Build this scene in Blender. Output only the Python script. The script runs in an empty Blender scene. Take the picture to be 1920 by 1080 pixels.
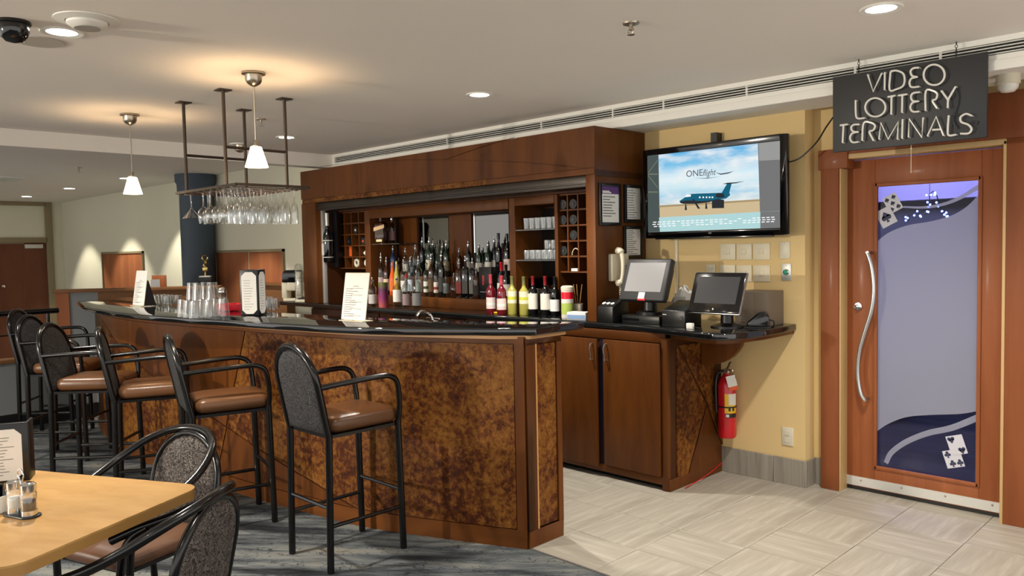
import bpy, bmesh, math, random
from mathutils import Vector, Matrix, Euler
random.seed(7)
scene = bpy.context.scene
COL = scene.collection
PI = math.pi
rad = math.radians

def S(r, g, b):
    f = lambda c: (c/255/12.92) if c/255 <= .04045 else ((c/255+.055)/1.055)**2.4
    return (f(r), f(g), f(b), 1)

# ---------------------------------------------------------------- camera (solved from the photograph's vanishing points)
FPX = 1480.2
def cam_axes(yaw, pitch, roll):
    f = Vector((-math.sin(yaw)*math.cos(pitch), math.cos(yaw)*math.cos(pitch), -math.sin(pitch)))
    r = f.cross(Vector((0, 0, 1))).normalized(); u = r.cross(f)
    c, s = math.cos(roll), math.sin(roll)
    return c*r+s*u, -s*r+c*u, f
CR, CU, CF = cam_axes(rad(44.919), rad(2.847), rad(-1.114))
EYE = Vector((0, 0, 1.55))
cd = bpy.data.cameras.new('camera'); cam = bpy.data.objects.new('camera', cd); COL.objects.link(cam)
cd.sensor_width = 36; cd.lens = FPX/1920*36; cd.clip_start = .05; cd.clip_end = 100
cam.matrix_world = Matrix(((CR.x, CU.x, -CF.x, EYE.x), (CR.y, CU.y, -CF.y, EYE.y), (CR.z, CU.z, -CF.z, EYE.z), (0, 0, 0, 1)))
scene.camera = cam

def at(px, py, ax, val):
    """point where the line of sight through a pixel of the photograph meets a real plane of the room"""
    d = CR*((px-960)/FPX) - CU*((py-540)/FPX) + CF
    i = 'xyz'.index(ax)
    return EYE + d*((val-EYE[i])/d[i])
def height_at(x, y, py):
    lo, hi = -1, 4
    for _ in range(40):
        m = (lo+hi)/2
        v = Vector((x, y, m))-EYE
        if 540-FPX*v.dot(CU)/v.dot(CF) > py: lo = m
        else: hi = m
    return lo

# ---------------------------------------------------------------- world, exposure
w = bpy.data.worlds.new('world'); scene.world = w; w.use_nodes = True
bg = w.node_tree.nodes['Background']; bg.inputs[0].default_value = (1.0, .965, .92, 1); bg.inputs[1].default_value = WORLD = 1.08
vs = scene.view_settings
vs.view_transform = 'Standard'; vs.look = 'None'; vs.gamma = 1; vs.use_curve_mapping = False
vs.exposure = 0.65
CZ = 2.54          # main ceiling
LZ = 2.535         # ceiling of the sunken dining area

def spot(name, loc, watts, color, size=120, blend=.7, radius=.06, target=None):
    l = bpy.data.lights.new(name, 'SPOT'); l.energy = watts; l.color = color[:3]; l.spot_size = rad(size); l.spot_blend = blend; l.shadow_soft_size = radius
    o = bpy.data.objects.new(name, l); COL.objects.link(o); o.location = loc
    if target is not None: o.rotation_euler = (Vector(target)-Vector(loc)).to_track_quat('-Z', 'Y').to_euler()
    return o
def point(name, loc, watts, color, radius=.03):
    l = bpy.data.lights.new(name, 'POINT'); l.energy = watts; l.color = color[:3]; l.shadow_soft_size = radius
    o = bpy.data.objects.new(name, l); COL.objects.link(o); o.location = loc
    return o

WARM = (1.0, .935, .84); WARMER = (1.0, .62, .30)
# ceiling downlights: those in the picture (found on the ceiling plane) and the assumed, unseen rest of their grid
MAIN_LIGHTS = [(-3.865, 1.111, 165), (-1.278, 3.533, 140), (-3.736, 3.486, 120), (-6.149, 3.473, 110)]
ASSUMED_GRID_LIGHTS = [(-1.28, 1.1, 62), (-3.8, -1.3, 70), (-1.28, -1.3, 70), (-6.2, -1.3, 60), (1.2, 3.5, 75), (1.2, 1.1, 70), (-6.3, 1.1, 80)]
for x, y, e in MAIN_LIGHTS: spot('downlight_beam', (x, y, CZ-.03), e, WARM, 125, .85, .05)
for x, y, e in ASSUMED_GRID_LIGHTS: spot('downlight_beam', (x, y, CZ-.03), e, WARM, 130, .85, .05)  # unseen downlights, assumed to continue the grid
# assumed light out of view at the left, low over the hall, added to throw the stool's shadow on to the bar
spot('assumed_hall_light', (-5.15, -4.0, 1.95), 560, (1, .9, .74), 75, .6, .10, (-3.6, 2.4, .9))
for x, y in ((-9.6, .6), (-12.4, .6), (-9.6, -2), (-12.4, -2)): spot('far_hall_fill', (x, y, LZ-.03), 130, WARM, 130, .85, .05)  # unseen downlights added to raise the ambient light of the far dining area
LOW_LIGHTS = [at(px, py, "z", LZ).to_tuple()[:2] for px, py in ((50, 368), (130, 353), (236, 334))] + [(-8.35, 3.3)]  # the last one is unseen, assumed from the light scallop on the wall
for x, y in LOW_LIGHTS: spot('wall_washer_beam', (x, y, LZ-.03), 72, (1, .93, .78), 78, .35, .04, (x, y+.28, 1.2))
# ---------------------------------------------------------------- materials
MATS = {}
def newmat(name):
    m = bpy.data.materials.new(name); m.use_nodes = True
    nt = m.node_tree; b = nt.nodes['Principled BSDF']
    MATS[name] = m
    return m, nt, b
def plain(name, col, rough=.5, metal=0, spec=.5, coat=0, emit=None, estr=0, noise=0, nscale=20, bump=0, bscale=80):
    m, nt, b = newmat(name)
    b.inputs['Base Color'].default_value = col; b.inputs['Roughness'].default_value = rough; b.inputs['Metallic'].default_value = metal
    b.inputs['Specular IOR Level'].default_value = spec; b.inputs['Coat Weight'].default_value = coat
    if emit: b.inputs['Emission Color'].default_value = emit; b.inputs['Emission Strength'].default_value = estr
    if noise:
        tc = nt.nodes.new('ShaderNodeTexCoord'); n = nt.nodes.new('ShaderNodeTexNoise'); n.inputs['Scale'].default_value = nscale; n.inputs['Detail'].default_value = 6
        nt.links.new(tc.outputs['Object'], n.inputs['Vector'])
        mx = nt.nodes.new('ShaderNodeMix'); mx.data_type = 'RGBA'
        mx.inputs['A'].default_value = tuple(c*(1-noise) for c in col[:3])+(1,); mx.inputs['B'].default_value = tuple(min(1, c*(1+noise)) for c in col[:3])+(1,)
        nt.links.new(n.outputs['Fac'], mx.inputs['Factor']); nt.links.new(mx.outputs['Result'], b.inputs['Base Color'])
    if bump:
        tc = nt.nodes.new('ShaderNodeTexCoord'); n = nt.nodes.new('ShaderNodeTexNoise'); n.inputs['Scale'].default_value = bscale; n.inputs['Detail'].default_value = 4
        nt.links.new(tc.outputs['Object'], n.inputs['Vector'])
        bp_ = nt.nodes.new('ShaderNodeBump'); bp_.inputs['Strength'].default_value = bump; bp_.inputs['Distance'].default_value = .01
        nt.links.new(n.outputs['Fac'], bp_.inputs['Height']); nt.links.new(bp_.outputs['Normal'], b.inputs['Normal'])
    return m
def ramp(nt, stops):
    r = nt.nodes.new('ShaderNodeValToRGB'); e = r.color_ramp.elements
    e[0].position, e[0].color = stops[0]; e[1].position, e[1].color = stops[-1]
    for p, c in stops[1:-1]:
        x = e.new(p); x.color = c
    return r
def streak(name, stops, scale, rough, detail=8, coat=0, distort=0, rot=0, bump=0, spec=.5, rough2=None):
    """noise stretched along an axis: timber grain, tile veins, carpet streaks"""
    m, nt, b = newmat(name)
    tc = nt.nodes.new('ShaderNodeTexCoord'); mp = nt.nodes.new('ShaderNodeMapping'); mp.inputs['Scale'].default_value = scale
    pre = nt.nodes.new('ShaderNodeMapping'); pre.inputs['Rotation'].default_value = (0, 0, rot)
    n = nt.nodes.new('ShaderNodeTexNoise'); n.inputs['Scale'].default_value = 1; n.inputs['Detail'].default_value = detail; n.inputs['Distortion'].default_value = distort; n.inputs['Roughness'].default_value = .62
    nt.links.new(tc.outputs['Object'], pre.inputs['Vector']); nt.links.new(pre.outputs['Vector'], mp.inputs['Vector']); nt.links.new(mp.outputs['Vector'], n.inputs['Vector'])
    r = ramp(nt, stops); nt.links.new(n.outputs['Fac'], r.inputs['Fac']); nt.links.new(r.outputs['Color'], b.inputs['Base Color'])
    b.inputs['Roughness'].default_value = rough; b.inputs['Coat Weight'].default_value = coat; b.inputs['Specular IOR Level'].default_value = spec
    b.inputs['Coat Roughness'].default_value = .15
    if bump:
        bp_ = nt.nodes.new('ShaderNodeBump'); bp_.inputs['Strength'].default_value = bump; bp_.inputs['Distance'].default_value = .01
        nt.links.new(n.outputs['Fac'], bp_.inputs['Height']); nt.links.new(bp_.outputs['Normal'], b.inputs['Normal'])
    return m
def wood(name, dark, light, scale=(9, 9, 1.2), rough=.38, coat=.15):
    return streak(name, [(.3, dark), (.7, light)], scale, rough+.06, 9, coat*.3, .6, spec=.22)

def k(c, f): return tuple(x*f for x in c[:3])+(1,)
M_ceiling = plain('ceiling_paint', S(242, 236, 228), .9, noise=.02, nscale=3)
M_white = plain('white_paint', S(236, 234, 226), .6)
M_vent = plain('vent_metal', S(215, 214, 206), .4)
M_black_void = plain('vent_black', S(12, 12, 13), .8)
M_yellow = plain('yellow_wall_paint', S(220, 192, 136), .75, noise=.03, nscale=4, bump=.05, bscale=300)
M_cream = plain('cream_wall_paint', S(222, 218, 196), .85, noise=.03, nscale=2.5)
M_grey = plain('grey_wall_paint', S(128, 130, 130), .8, noise=.03, nscale=3)
M_blue_col = plain('blue_grey_column_paint', S(64, 78, 92), .55, noise=.05, nscale=2)
M_wood = wood('cherry_veneer', S(76, 39, 11), S(104, 59, 20), (7, 7, 1.0), .36, .2)
M_wood_h = wood('cherry_veneer_lengthwise', S(78, 41, 12), S(106, 61, 22), (1.2, 7, 9), .36, .2)
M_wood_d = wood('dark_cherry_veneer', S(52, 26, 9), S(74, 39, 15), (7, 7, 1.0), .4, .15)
M_door = wood('door_cherry', S(128, 70, 38), S(150, 88, 52), (12, 12, .9), .42, .1)
M_door_d = wood('door_surround_cherry', S(118, 63, 34), S(138, 80, 46), (10, 10, .9), .45, .1)
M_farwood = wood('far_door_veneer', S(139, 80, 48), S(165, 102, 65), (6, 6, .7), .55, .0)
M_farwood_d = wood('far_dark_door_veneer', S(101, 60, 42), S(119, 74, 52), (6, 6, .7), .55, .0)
M_halfwood = wood('partition_veneer', S(116, 78, 47), S(137, 96, 61), (1.0, 6, 9), .5, .0)
M_table = wood('maple_laminate', S(160, 121, 69), S(180, 142, 89), (5, 14, 5), .3, .25)
M_edge = plain('table_edge_banding', S(150, 112, 60), .4)
M_frame_yellow = plain('tan_door_frame_paint', S(190, 158, 108), .5)
M_olive_frame = plain('olive_door_frame_paint', S(140, 126, 96), .55)
M_blackmetal = plain('black_enamel_tube', S(9, 8, 8), .22, spec=.45, coat=.12)
M_rackmetal = plain('dark_bronze_tube', S(78, 66, 56), .32, metal=.7)
M_vinyl = plain('caramel_vinyl', S(98, 64, 38), .32, noise=.06, nscale=6, bump=.05, bscale=40)
M_vinyl_d = plain('brown_vinyl', S(100, 68, 48), .36, noise=.06, nscale=6)
M_steel = plain('brushed_steel', S(200, 200, 198), .28, metal=1)
M_chrome = plain('chrome', S(225, 225, 225), .1, metal=1)
M_nickel = plain('satin_nickel', S(178, 168, 152), .3, metal=1)
M_alu = plain('aluminium_plate', S(205, 205, 200), .42, metal=.55)
M_black = plain('black_plastic', S(18, 18, 19), .35)
M_blackgloss = plain('gloss_black_plastic', S(12, 13, 16), .12, coat=.3)
M_charcoal = plain('charcoal_plastic', S(58, 58, 60), .5)
M_pos_dark = plain('dark_grey_plastic', S(44, 44, 46), .45)
M_screen_grey = plain('unlit_grey_screen', S(62, 63, 66), .2)
M_screen_shine = plain('matt_grey_touchscreen', S(150, 150, 152), .22, spec=.6)
M_ivory = plain('ivory_plastic', S(214, 206, 184), .4)
M_plate = plain('ivory_switch_plate', S(222, 212, 184), .45)
M_paper = plain('white_paper', S(228, 226, 220), .8)
M_ink = plain('grey_ink', S(120, 118, 115), .8)
M_ink_d = plain('black_ink', S(40, 40, 42), .8)
M_purple = plain('purple_print', S(92, 50, 112), .7)
M_red = plain('red_enamel', S(196, 20, 34), .3, coat=.3)
M_redplastic = plain('red_plastic', S(214, 16, 40), .35)
M_yellowlabel = plain('yellow_label', S(236, 190, 30), .5)
M_green = plain('green_button', S(30, 140, 110), .4)
M_signboard = plain('sign_board_black', S(45, 46, 48), .5)
M_neon = plain('unlit_neon_tube_white', S(232, 230, 222), .25, spec=.6)
M_neon_black = plain('blocked_out_tube_black', S(40, 41, 44), .35)
M_bronze = plain('dark_bronze_shutter', S(58, 52, 46), .35, metal=.5)
M_gold = plain('gold_trophy', S(214, 190, 120), .25, metal=1)
M_orange = plain('orange_print', S(230, 96, 40), .5)
M_backdrop = plain('lavender_wall_and_lit_band', S(150, 148, 190), .8)
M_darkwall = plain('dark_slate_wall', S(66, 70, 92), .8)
M_bluefloor = streak('dark_plank_vinyl', [(.3, S(46, 48, 58)), (.7, S(76, 78, 90))], (.8, 9, 9), .4)
M_bluelamp = plain('blue_led', (.15, .2, 1, 1), .5, emit=(.12, .2, 1, 1), estr=9)
M_lens = plain('lit_lamp_lens', (1, 1, 1, 1), .5, emit=(1, .95, .86, 1), estr=9)
def opal():
    m = bpy.data.materials.new('lit_opal_shade'); m.use_nodes = True; nt = m.node_tree; nt.nodes.remove(nt.nodes['Principled BSDF'])
    t = nt.nodes.new('ShaderNodeBsdfTranslucent'); t.inputs[0].default_value = (.95, .9, .8, 1); e = nt.nodes.new('ShaderNodeEmission'); e.inputs[0].default_value = (1, .84, .6, 1); e.inputs[1].default_value = 3
    a = nt.nodes.new('ShaderNodeAddShader'); nt.links.new(t.outputs[0], a.inputs[0]); nt.links.new(e.outputs[0], a.inputs[1]); nt.links.new(a.outputs[0], nt.nodes['Material Output'].inputs[0])
    return m
M_shade = opal()

def granite():
    m, nt, b = newmat('black_granite')
    tc = nt.nodes.new('ShaderNodeTexCoord'); v = nt.nodes.new('ShaderNodeTexVoronoi'); v.inputs['Scale'].default_value = 140
    nt.links.new(tc.outputs['Object'], v.inputs['Vector'])
    r = ramp(nt, [(0, S(58, 60, 58)), (.12, S(22, 24, 25)), (1, S(14, 15, 17))]); nt.links.new(v.outputs['Distance'], r.inputs['Fac'])
    nt.links.new(r.outputs['Color'], b.inputs['Base Color']); b.inputs['Roughness'].default_value = .035; b.inputs['Specular IOR Level'].default_value = .8
    return m
M_granite = granite()
def copper(name, sc=1):
    m, nt, b = newmat(name)
    tc = nt.nodes.new('ShaderNodeTexCoord')
    n1 = nt.nodes.new('ShaderNodeTexNoise'); n1.inputs['Scale'].default_value = 30*sc; n1.inputs['Detail'].default_value = 9; n1.inputs['Roughness'].default_value = .74; n1.inputs['Distortion'].default_value = .35
    n2 = nt.nodes.new('ShaderNodeTexNoise'); n2.inputs['Scale'].default_value = 3.2*sc; n2.inputs['Detail'].default_value = 3
    for n in (n1, n2): nt.links.new(tc.outputs['Object'], n.inputs['Vector'])
    mt = nt.nodes.new('ShaderNodeMath'); mt.operation = 'MULTIPLY_ADD'; mt.inputs[1].default_value = .5; nt.links.new(n2.outputs['Fac'], mt.inputs[0]); nt.links.new(n1.outputs['Fac'], mt.inputs[2])
    r = ramp(nt, [(.56, S(44, 18, 7)), (.68, S(74, 34, 10)), (.76, S(104, 62, 20)), (.92, S(132, 88, 36))]); nt.links.new(mt.outputs[0], r.inputs['Fac'])
    nt.links.new(r.outputs['Color'], b.inputs['Base Color']); b.inputs['Roughness'].default_value = .5; b.inputs['Specular IOR Level'].default_value = .18
    return m
M_copper = copper('patinated_copper_laminate')
M_copper_s = copper('patinated_copper_trim', 1.6)
def fabric(name, dark, light, scale):
    m, nt, b = newmat(name)
    tc = nt.nodes.new('ShaderNodeTexCoord'); n = nt.nodes.new('ShaderNodeTexNoise'); n.inputs['Scale'].default_value = scale; n.inputs['Detail'].default_value = 1.2; n.inputs['Distortion'].default_value = 2.2
    nt.links.new(tc.outputs['Object'], n.inputs['Vector'])
    mt = nt.nodes.new('ShaderNodeMath'); mt.operation = 'MULTIPLY'; mt.inputs[1].default_value = 34; nt.links.new(n.outputs['Fac'], mt.inputs[0])
    sn = nt.nodes.new('ShaderNodeMath'); sn.operation = 'SINE'; nt.links.new(mt.outputs[0], sn.inputs[0])
    r = ramp(nt, [(.0, dark), (.45, dark), (.62, light), (1, light)])
    ad = nt.nodes.new('ShaderNodeMath'); ad.operation = 'MULTIPLY_ADD'; ad.inputs[1].default_value = .5; ad.inputs[2].default_value = .5; nt.links.new(sn.outputs[0], ad.inputs[0])
    nt.links.new(ad.outputs[0], r.inputs['Fac']); nt.links.new(r.outputs['Color'], b.inputs['Base Color']); b.inputs['Roughness'].default_value = .9; b.inputs['Specular IOR Level'].default_value = .2
    return m
M_fabric = fabric('squiggle_fabric', S(48, 43, 41), S(102, 95, 90), 24)
M_fabric_stool = fabric('dark_squiggle_fabric', S(26, 26, 28), S(72, 70, 70), 40)
def tile_mat(name, rot):
    m = streak(name, [(.28, S(146, 139, 126)), (.5, S(165, 159, 146)), (.72, S(192, 186, 174))], (1.3, 16, 1), .42, 7, 0, .15, rot)
    return m
M_tile_a = tile_mat('striated_tile_along', 0)
M_tile_b = tile_mat('striated_tile_across', PI/2)
M_grout = plain('grout', S(112, 106, 96), .9)
M_basetile = streak('skirting_tile', [(.25, S(120, 115, 104)), (.5, S(146, 140, 128)), (.75, S(164, 158, 146))], (26, 26, 1.2), .45, 6)
def carpet():
    m, nt, b = newmat('streaked_carpet')
    tc = nt.nodes.new('ShaderNodeTexCoord'); pre = nt.nodes.new('ShaderNodeMapping'); pre.inputs['Rotation'].default_value = (0, 0, rad(-38))
    nt.links.new(tc.outputs['Object'], pre.inputs['Vector'])
    mp = nt.nodes.new('ShaderNodeMapping'); mp.inputs['Scale'].default_value = (.9, 7, 1); nt.links.new(pre.outputs['Vector'], mp.inputs['Vector'])
    n1 = nt.nodes.new('ShaderNodeTexNoise'); n1.inputs['Scale'].default_value = 1; n1.inputs['Detail'].default_value = 8; n1.inputs['Roughness'].default_value = .7; nt.links.new(mp.outputs['Vector'], n1.inputs['Vector'])
    r = ramp(nt, [(.34, S(26, 28, 30)), (.43, S(56, 59, 62)), (.5, S(86, 91, 94)), (.58, S(114, 116, 113)), (.72, S(138, 132, 116))]); nt.links.new(n1.outputs['Fac'], r.inputs['Fac'])
    v = nt.nodes.new('ShaderNodeTexVoronoi'); v.feature = 'DISTANCE_TO_EDGE'; v.inputs['Scale'].default_value = 16
    mp2 = nt.nodes.new('ShaderNodeMapping'); mp2.inputs['Scale'].default_value = (.55, 1.9, 1)
    nz = nt.nodes.new('ShaderNodeTexNoise'); nz.inputs['Scale'].default_value = 7; nz.inputs['Detail'].default_value = 4
    nt.links.new(pre.outputs['Vector'], nz.inputs['Vector'])
    ad = nt.nodes.new('ShaderNodeMix'); ad.data_type = 'RGBA'; ad.inputs['Factor'].default_value = .22; nt.links.new(pre.outputs['Vector'], ad.inputs['A']); nt.links.new(nz.outputs['Color'], ad.inputs['B'])
    nt.links.new(ad.outputs['Result'], mp2.inputs['Vector']); nt.links.new(mp2.outputs['Vector'], v.inputs['Vector'])
    r2 = ramp(nt, [(0, (0, 0, 0, 1)), (.04, (1, 1, 1, 1))]); nt.links.new(v.outputs['Distance'], r2.inputs['Fac'])
    # the crack-like lines come and go in patches
    n3 = nt.nodes.new('ShaderNodeTexNoise'); n3.inputs['Scale'].default_value = 1.6; n3.inputs['Detail'].default_value = 2; nt.links.new(mp.outputs['Vector'], n3.inputs['Vector'])
    r3 = ramp(nt, [(.45, (0, 0, 0, 1)), (.58, (1, 1, 1, 1))]); nt.links.new(n3.outputs['Fac'], r3.inputs['Fac'])
    mxx = nt.nodes.new('ShaderNodeMath'); mxx.operation = 'MAXIMUM'; nt.links.new(r2.outputs['Color'], mxx.inputs[0]); nt.links.new(r3.outputs['Color'], mxx.inputs[1])
    mx = nt.nodes.new('ShaderNodeMix'); mx.data_type = 'RGBA'; mx.inputs['A'].default_value = S(34, 38, 44)
    nt.links.new(mxx.outputs[0], mx.inputs['Factor']); nt.links.new(r.outputs['Color'], mx.inputs['B'])
    nt.links.new(mx.outputs['Result'], b.inputs['Base Color']); b.inputs['Roughness'].default_value = .95; b.inputs['Specular IOR Level'].default_value = .1
    nb = nt.nodes.new('ShaderNodeTexNoise'); nb.inputs['Scale'].default_value = 260; nt.links.new(tc.outputs['Object'], nb.inputs['Vector'])
    bm_ = nt.nodes.new('ShaderNodeBump'); bm_.inputs['Strength'].default_value = .5; bm_.inputs['Distance'].default_value = .006; nt.links.new(nb.outputs['Fac'], bm_.inputs['Height']); nt.links.new(bm_.outputs['Normal'], b.inputs['Normal'])
    return m
M_carpet = carpet()
def thin_glass(name, tint=(1, 1, 1, 1), refl=.9, rough=.03, base=.04):
    """a thin pane: passes light straight through, mirrors a little by Fresnel"""
    m = bpy.data.materials.new(name); m.use_nodes = True; nt = m.node_tree; nt.nodes.remove(nt.nodes['Principled BSDF'])
    out = nt.nodes['Material Output']; t = nt.nodes.new('ShaderNodeBsdfTransparent'); t.inputs[0].default_value = tint
    g = nt.nodes.new('ShaderNodeBsdfGlossy'); g.inputs['Roughness'].default_value = rough; g.inputs['Color'].default_value = (refl, refl, refl, 1)
    f = nt.nodes.new('ShaderNodeLayerWeight'); f.inputs['Blend'].default_value = .5
    pw = nt.nodes.new('ShaderNodeMath'); pw.operation = 'POWER'; pw.inputs[1].default_value = 2.0; nt.links.new(f.outputs['Facing'], pw.inputs[0])
    ad = nt.nodes.new('ShaderNodeMath'); ad.operation = 'MULTIPLY_ADD'; ad.inputs[1].default_value = .95; ad.inputs[2].default_value = base; nt.links.new(pw.outputs[0], ad.inputs[0])
    mx = nt.nodes.new('ShaderNodeMixShader'); nt.links.new(ad.outputs[0], mx.inputs[0]); nt.links.new(t.outputs[0], mx.inputs[1]); nt.links.new(g.outputs[0], mx.inputs[2]); nt.links.new(mx.outputs[0], out.inputs[0])
    return m
M_glass = thin_glass('clear_drinking_glass', (.90, .91, .90, 1), 1, .06, .10)
M_pane = thin_glass('clear_door_pane', (.86, .87, .92, 1), .8, .02, .01)
M_shelfglass = thin_glass('green_edge_shelf_glass', (.55, .68, .62, 1), .8, .04, .05)
M_mirror = plain('back_bar_mirror', S(104, 103, 101), .04, metal=1)
def bottle_glass(name, col, rough=.06, clear=False):
    if clear: return thin_glass(name, col, 1, .05, .05)
    return plain(name, col, rough, spec=.7, coat=.3)
G_clear = bottle_glass('clear_bottle_glass', (.72, .76, .74, 1), clear=True)
G_green = bottle_glass('dark_green_bottle_glass', S(16, 40, 26))
G_black = bottle_glass('near_black_bottle_glass', S(13, 13, 14))
G_brown = bottle_glass('amber_bottle_glass', S(54, 26, 12))
G_red = bottle_glass('red_wine_coloured_glass', S(110, 20, 34))
G_orange = bottle_glass('orange_liqueur_glass', S(226, 92, 34))
G_yellow = bottle_glass('pale_wine_glass', S(176, 170, 84))
G_blue = bottle_glass('blue_bottle_glass', S(40, 54, 92))
G_purple = bottle_glass('purple_tin', S(122, 40, 96))
G_greenbr = bottle_glass('bright_green_glass', S(24, 84, 56))
def frosted():
    m = bpy.data.materials.new('frosted_film'); m.use_nodes = True; nt = m.node_tree; nt.nodes.remove(nt.nodes['Principled BSDF'])
    out = nt.nodes['Material Output']; d = nt.nodes.new('ShaderNodeBsdfDiffuse'); d.inputs[0].default_value = (.40, .41, .44, 1)
    t = nt.nodes.new('ShaderNodeBsdfTranslucent'); t.inputs[0].default_value = (.75, .76, .82, 1)
    mx = nt.nodes.new('ShaderNodeMixShader'); mx.inputs[0].default_value = .5; nt.links.new(d.outputs[0], mx.inputs[1]); nt.links.new(t.outputs[0], mx.inputs[2])
    tr = nt.nodes.new('ShaderNodeBsdfTransparent'); m2 = nt.nodes.new('ShaderNodeMixShader'); m2.inputs[0].default_value = .12
    nt.links.new(mx.outputs[0], m2.inputs[1]); nt.links.new(tr.outputs[0], m2.inputs[2]); nt.links.new(m2.outputs[0], out.inputs[0])
    return m
M_frost = frosted()

# ---------------------------------------------------------------- mesh builder
class MB:
    def __init__(s): s.v = []; s.f = []
    def add(s, vs, fs):
        o = len(s.v); s.v += [tuple(x) for x in vs]; s.f += [tuple(i+o for i in f) for f in fs]; return s
    def box(s, x0, x1, y0, y1, z0, z1):
        return s.add([(x0, y0, z0), (x1, y0, z0), (x1, y1, z0), (x0, y1, z0), (x0, y0, z1), (x1, y0, z1), (x1, y1, z1), (x0, y1, z1)],
                     [(0, 3, 2, 1), (4, 5, 6, 7), (0, 1, 5, 4), (1, 2, 6, 5), (2, 3, 7, 6), (3, 0, 4, 7)])
    def obox(s, c, size, rot=(0, 0, 0)):
        R = Euler(rot).to_matrix(); c = Vector(c); h = [x/2 for x in size]
        b = MB().box(-h[0], h[0], -h[1], h[1], -h[2], h[2])
        return s.add([c+R @ Vector(v) for v in b.v], b.f)
    def prism(s, poly, z0, z1, plane='xy'):
        """a flat outline given thickness; plane names the two outline axes, the third runs z0..z1"""
        n = len(poly)
        def P(a, b, c): return {'xy': (a, b, c), 'xz': (a, c, b), 'yz': (c, a, b)}[plane]
        vs = [P(a, b, z0) for a, b in poly]+[P(a, b, z1) for a, b in poly]
        area = sum(poly[i][0]*poly[(i+1) % n][1]-poly[(i+1) % n][0]*poly[i][1] for i in range(n))
        fs = [tuple(range(n))[::-1], tuple(range(n, 2*n))]+[(i, (i+1) % n, n+(i+1) % n, n+i) for i in range(n)]
        flip = (area < 0) ^ (plane == 'xz')
        if flip: fs = [f[::-1] for f in fs]
        return s.add(vs, fs)
    def tube(s, path, r, n=8, closed=False):
        path = [Vector(p) for p in path]; m = len(path); rs = r if isinstance(r, (list, tuple)) else [r]*m
        T = []
        for i in range(m):
            a = path[i-1] if (i or closed) else path[i]; b = path[(i+1) % m] if (i < m-1 or closed) else path[i]
            T.append((b-a).normalized())
        nrm = T[0].orthogonal().normalized(); vs = []
        for i in range(m):
            if i:
                ax = T[i-1].cross(T[i])
                if ax.length > 1e-6: nrm = Matrix.Rotation(T[i-1].angle(T[i]), 3, ax.normalized()) @ nrm
            nrm = (nrm-T[i]*nrm.dot(T[i])).normalized(); bi = T[i].cross(nrm)
            for j in range(n):
                a = 2*PI*j/n; vs.append(path[i]+(nrm*math.cos(a)+bi*math.sin(a))*rs[i])
        fs = []
        for i in range(m if closed else m-1):
            for j in range(n):
                a, b = i*n+j, i*n+(j+1) % n; c, d = ((i+1) % m)*n+(j+1) % n, ((i+1) % m)*n+j
                fs.append((a, b, c, d))
        if not closed: fs += [tuple(range(n))[::-1], tuple(range((m-1)*n, m*n))]
        return s.add(vs, fs)
    def lathe(s, prof, n=16, c=(0, 0, 0), cap=True):
        vs = []; fs = []; c = Vector(c)
        for r, z in prof:
            for j in range(n):
                a = 2*PI*j/n; vs.append(c+Vector((r*math.cos(a), r*math.sin(a), z)))
        for i in range(len(prof)-1):
            for j in range(n): fs.append((i*n+j, i*n+(j+1) % n, (i+1)*n+(j+1) % n, (i+1)*n+j))
        if cap: fs += [tuple(range(n))[::-1], tuple(range((len(prof)-1)*n, len(prof)*n))]
        return s.add(vs, fs)
    def sphere(s, c, r, n=10, m=7, sc=(1, 1, 1)):
        pr = [(max(1e-4, math.sin(PI*i/m))*r, -math.cos(PI*i/m)*r) for i in range(m+1)]
        t = MB().lathe(pr, n, cap=False); c = Vector(c)
        return s.add([(c.x+v[0]*sc[0], c.y+v[1]*sc[1], c.z+v[2]*sc[2]) for v in t.v], t.f)
    def quad(s, a, b, c, d): return s.add([a, b, c, d], [(0, 1, 2, 3)])
    def xf(s, mat): s.v = [tuple(mat @ Vector(v)) for v in s.v]; return s
    def mesh(s, name, mat, smooth=True, bevel=0, seg=2, angle=40):
        me = bpy.data.meshes.new(name); me.from_pydata(s.v, [], s.f)
        if bevel:
            bm = bmesh.new(); bm.from_mesh(me)
            bmesh.ops.remove_doubles(bm, verts=bm.verts, dist=1e-5)
            ed = [e for e in bm.edges if len(e.link_faces) == 2 and e.calc_face_angle(0) > rad(35)]
            bmesh.ops.bevel(bm, geom=ed, offset=bevel, segments=seg, profile=.5, affect='EDGES', clamp_overlap=True)
            bm.to_mesh(me); bm.free()
        for p in me.polygons: p.use_smooth = smooth
        if smooth: me.set_sharp_from_angle(angle=rad(angle))
        me.materials.append(mat); me.update()
        return me
    def build(s, name, mat, parent=None, smooth=True, bevel=0, seg=2, angle=40, loc=None, rot=None):
        o = bpy.data.objects.new(name, s.mesh(name, mat, smooth, bevel, seg, angle)); COL.objects.link(o)
        if parent: o.parent = parent
        if loc is not None: o.location = loc
        if rot is not None: o.rotation_euler = rot
        return o
def tag(o, label=None, cat=None, group=None, kind=None):
    if label: o['label'] = label
    if cat: o['category'] = cat
    if group: o['group'] = group
    if kind: o['kind'] = kind
    return o
def empty(name, loc=(0, 0, 0), rz=0, label=None, cat=None, group=None):
    o = bpy.data.objects.new(name, None); COL.objects.link(o); o.location = loc; o.rotation_euler = (0, 0, rz); o.empty_display_size = .05
    return tag(o, label, cat, group)
def struct(name, mb, mat, parent=None, **kw):
    o = mb.build(name, mat, parent, **kw)
    if not parent: o['kind'] = 'structure'
    return o
def copy_tree(o, parent=None):
    c = o.copy(); COL.objects.link(c); c.parent = parent
    for ch in list(o.children): copy_tree(ch, c)
    return c
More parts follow.
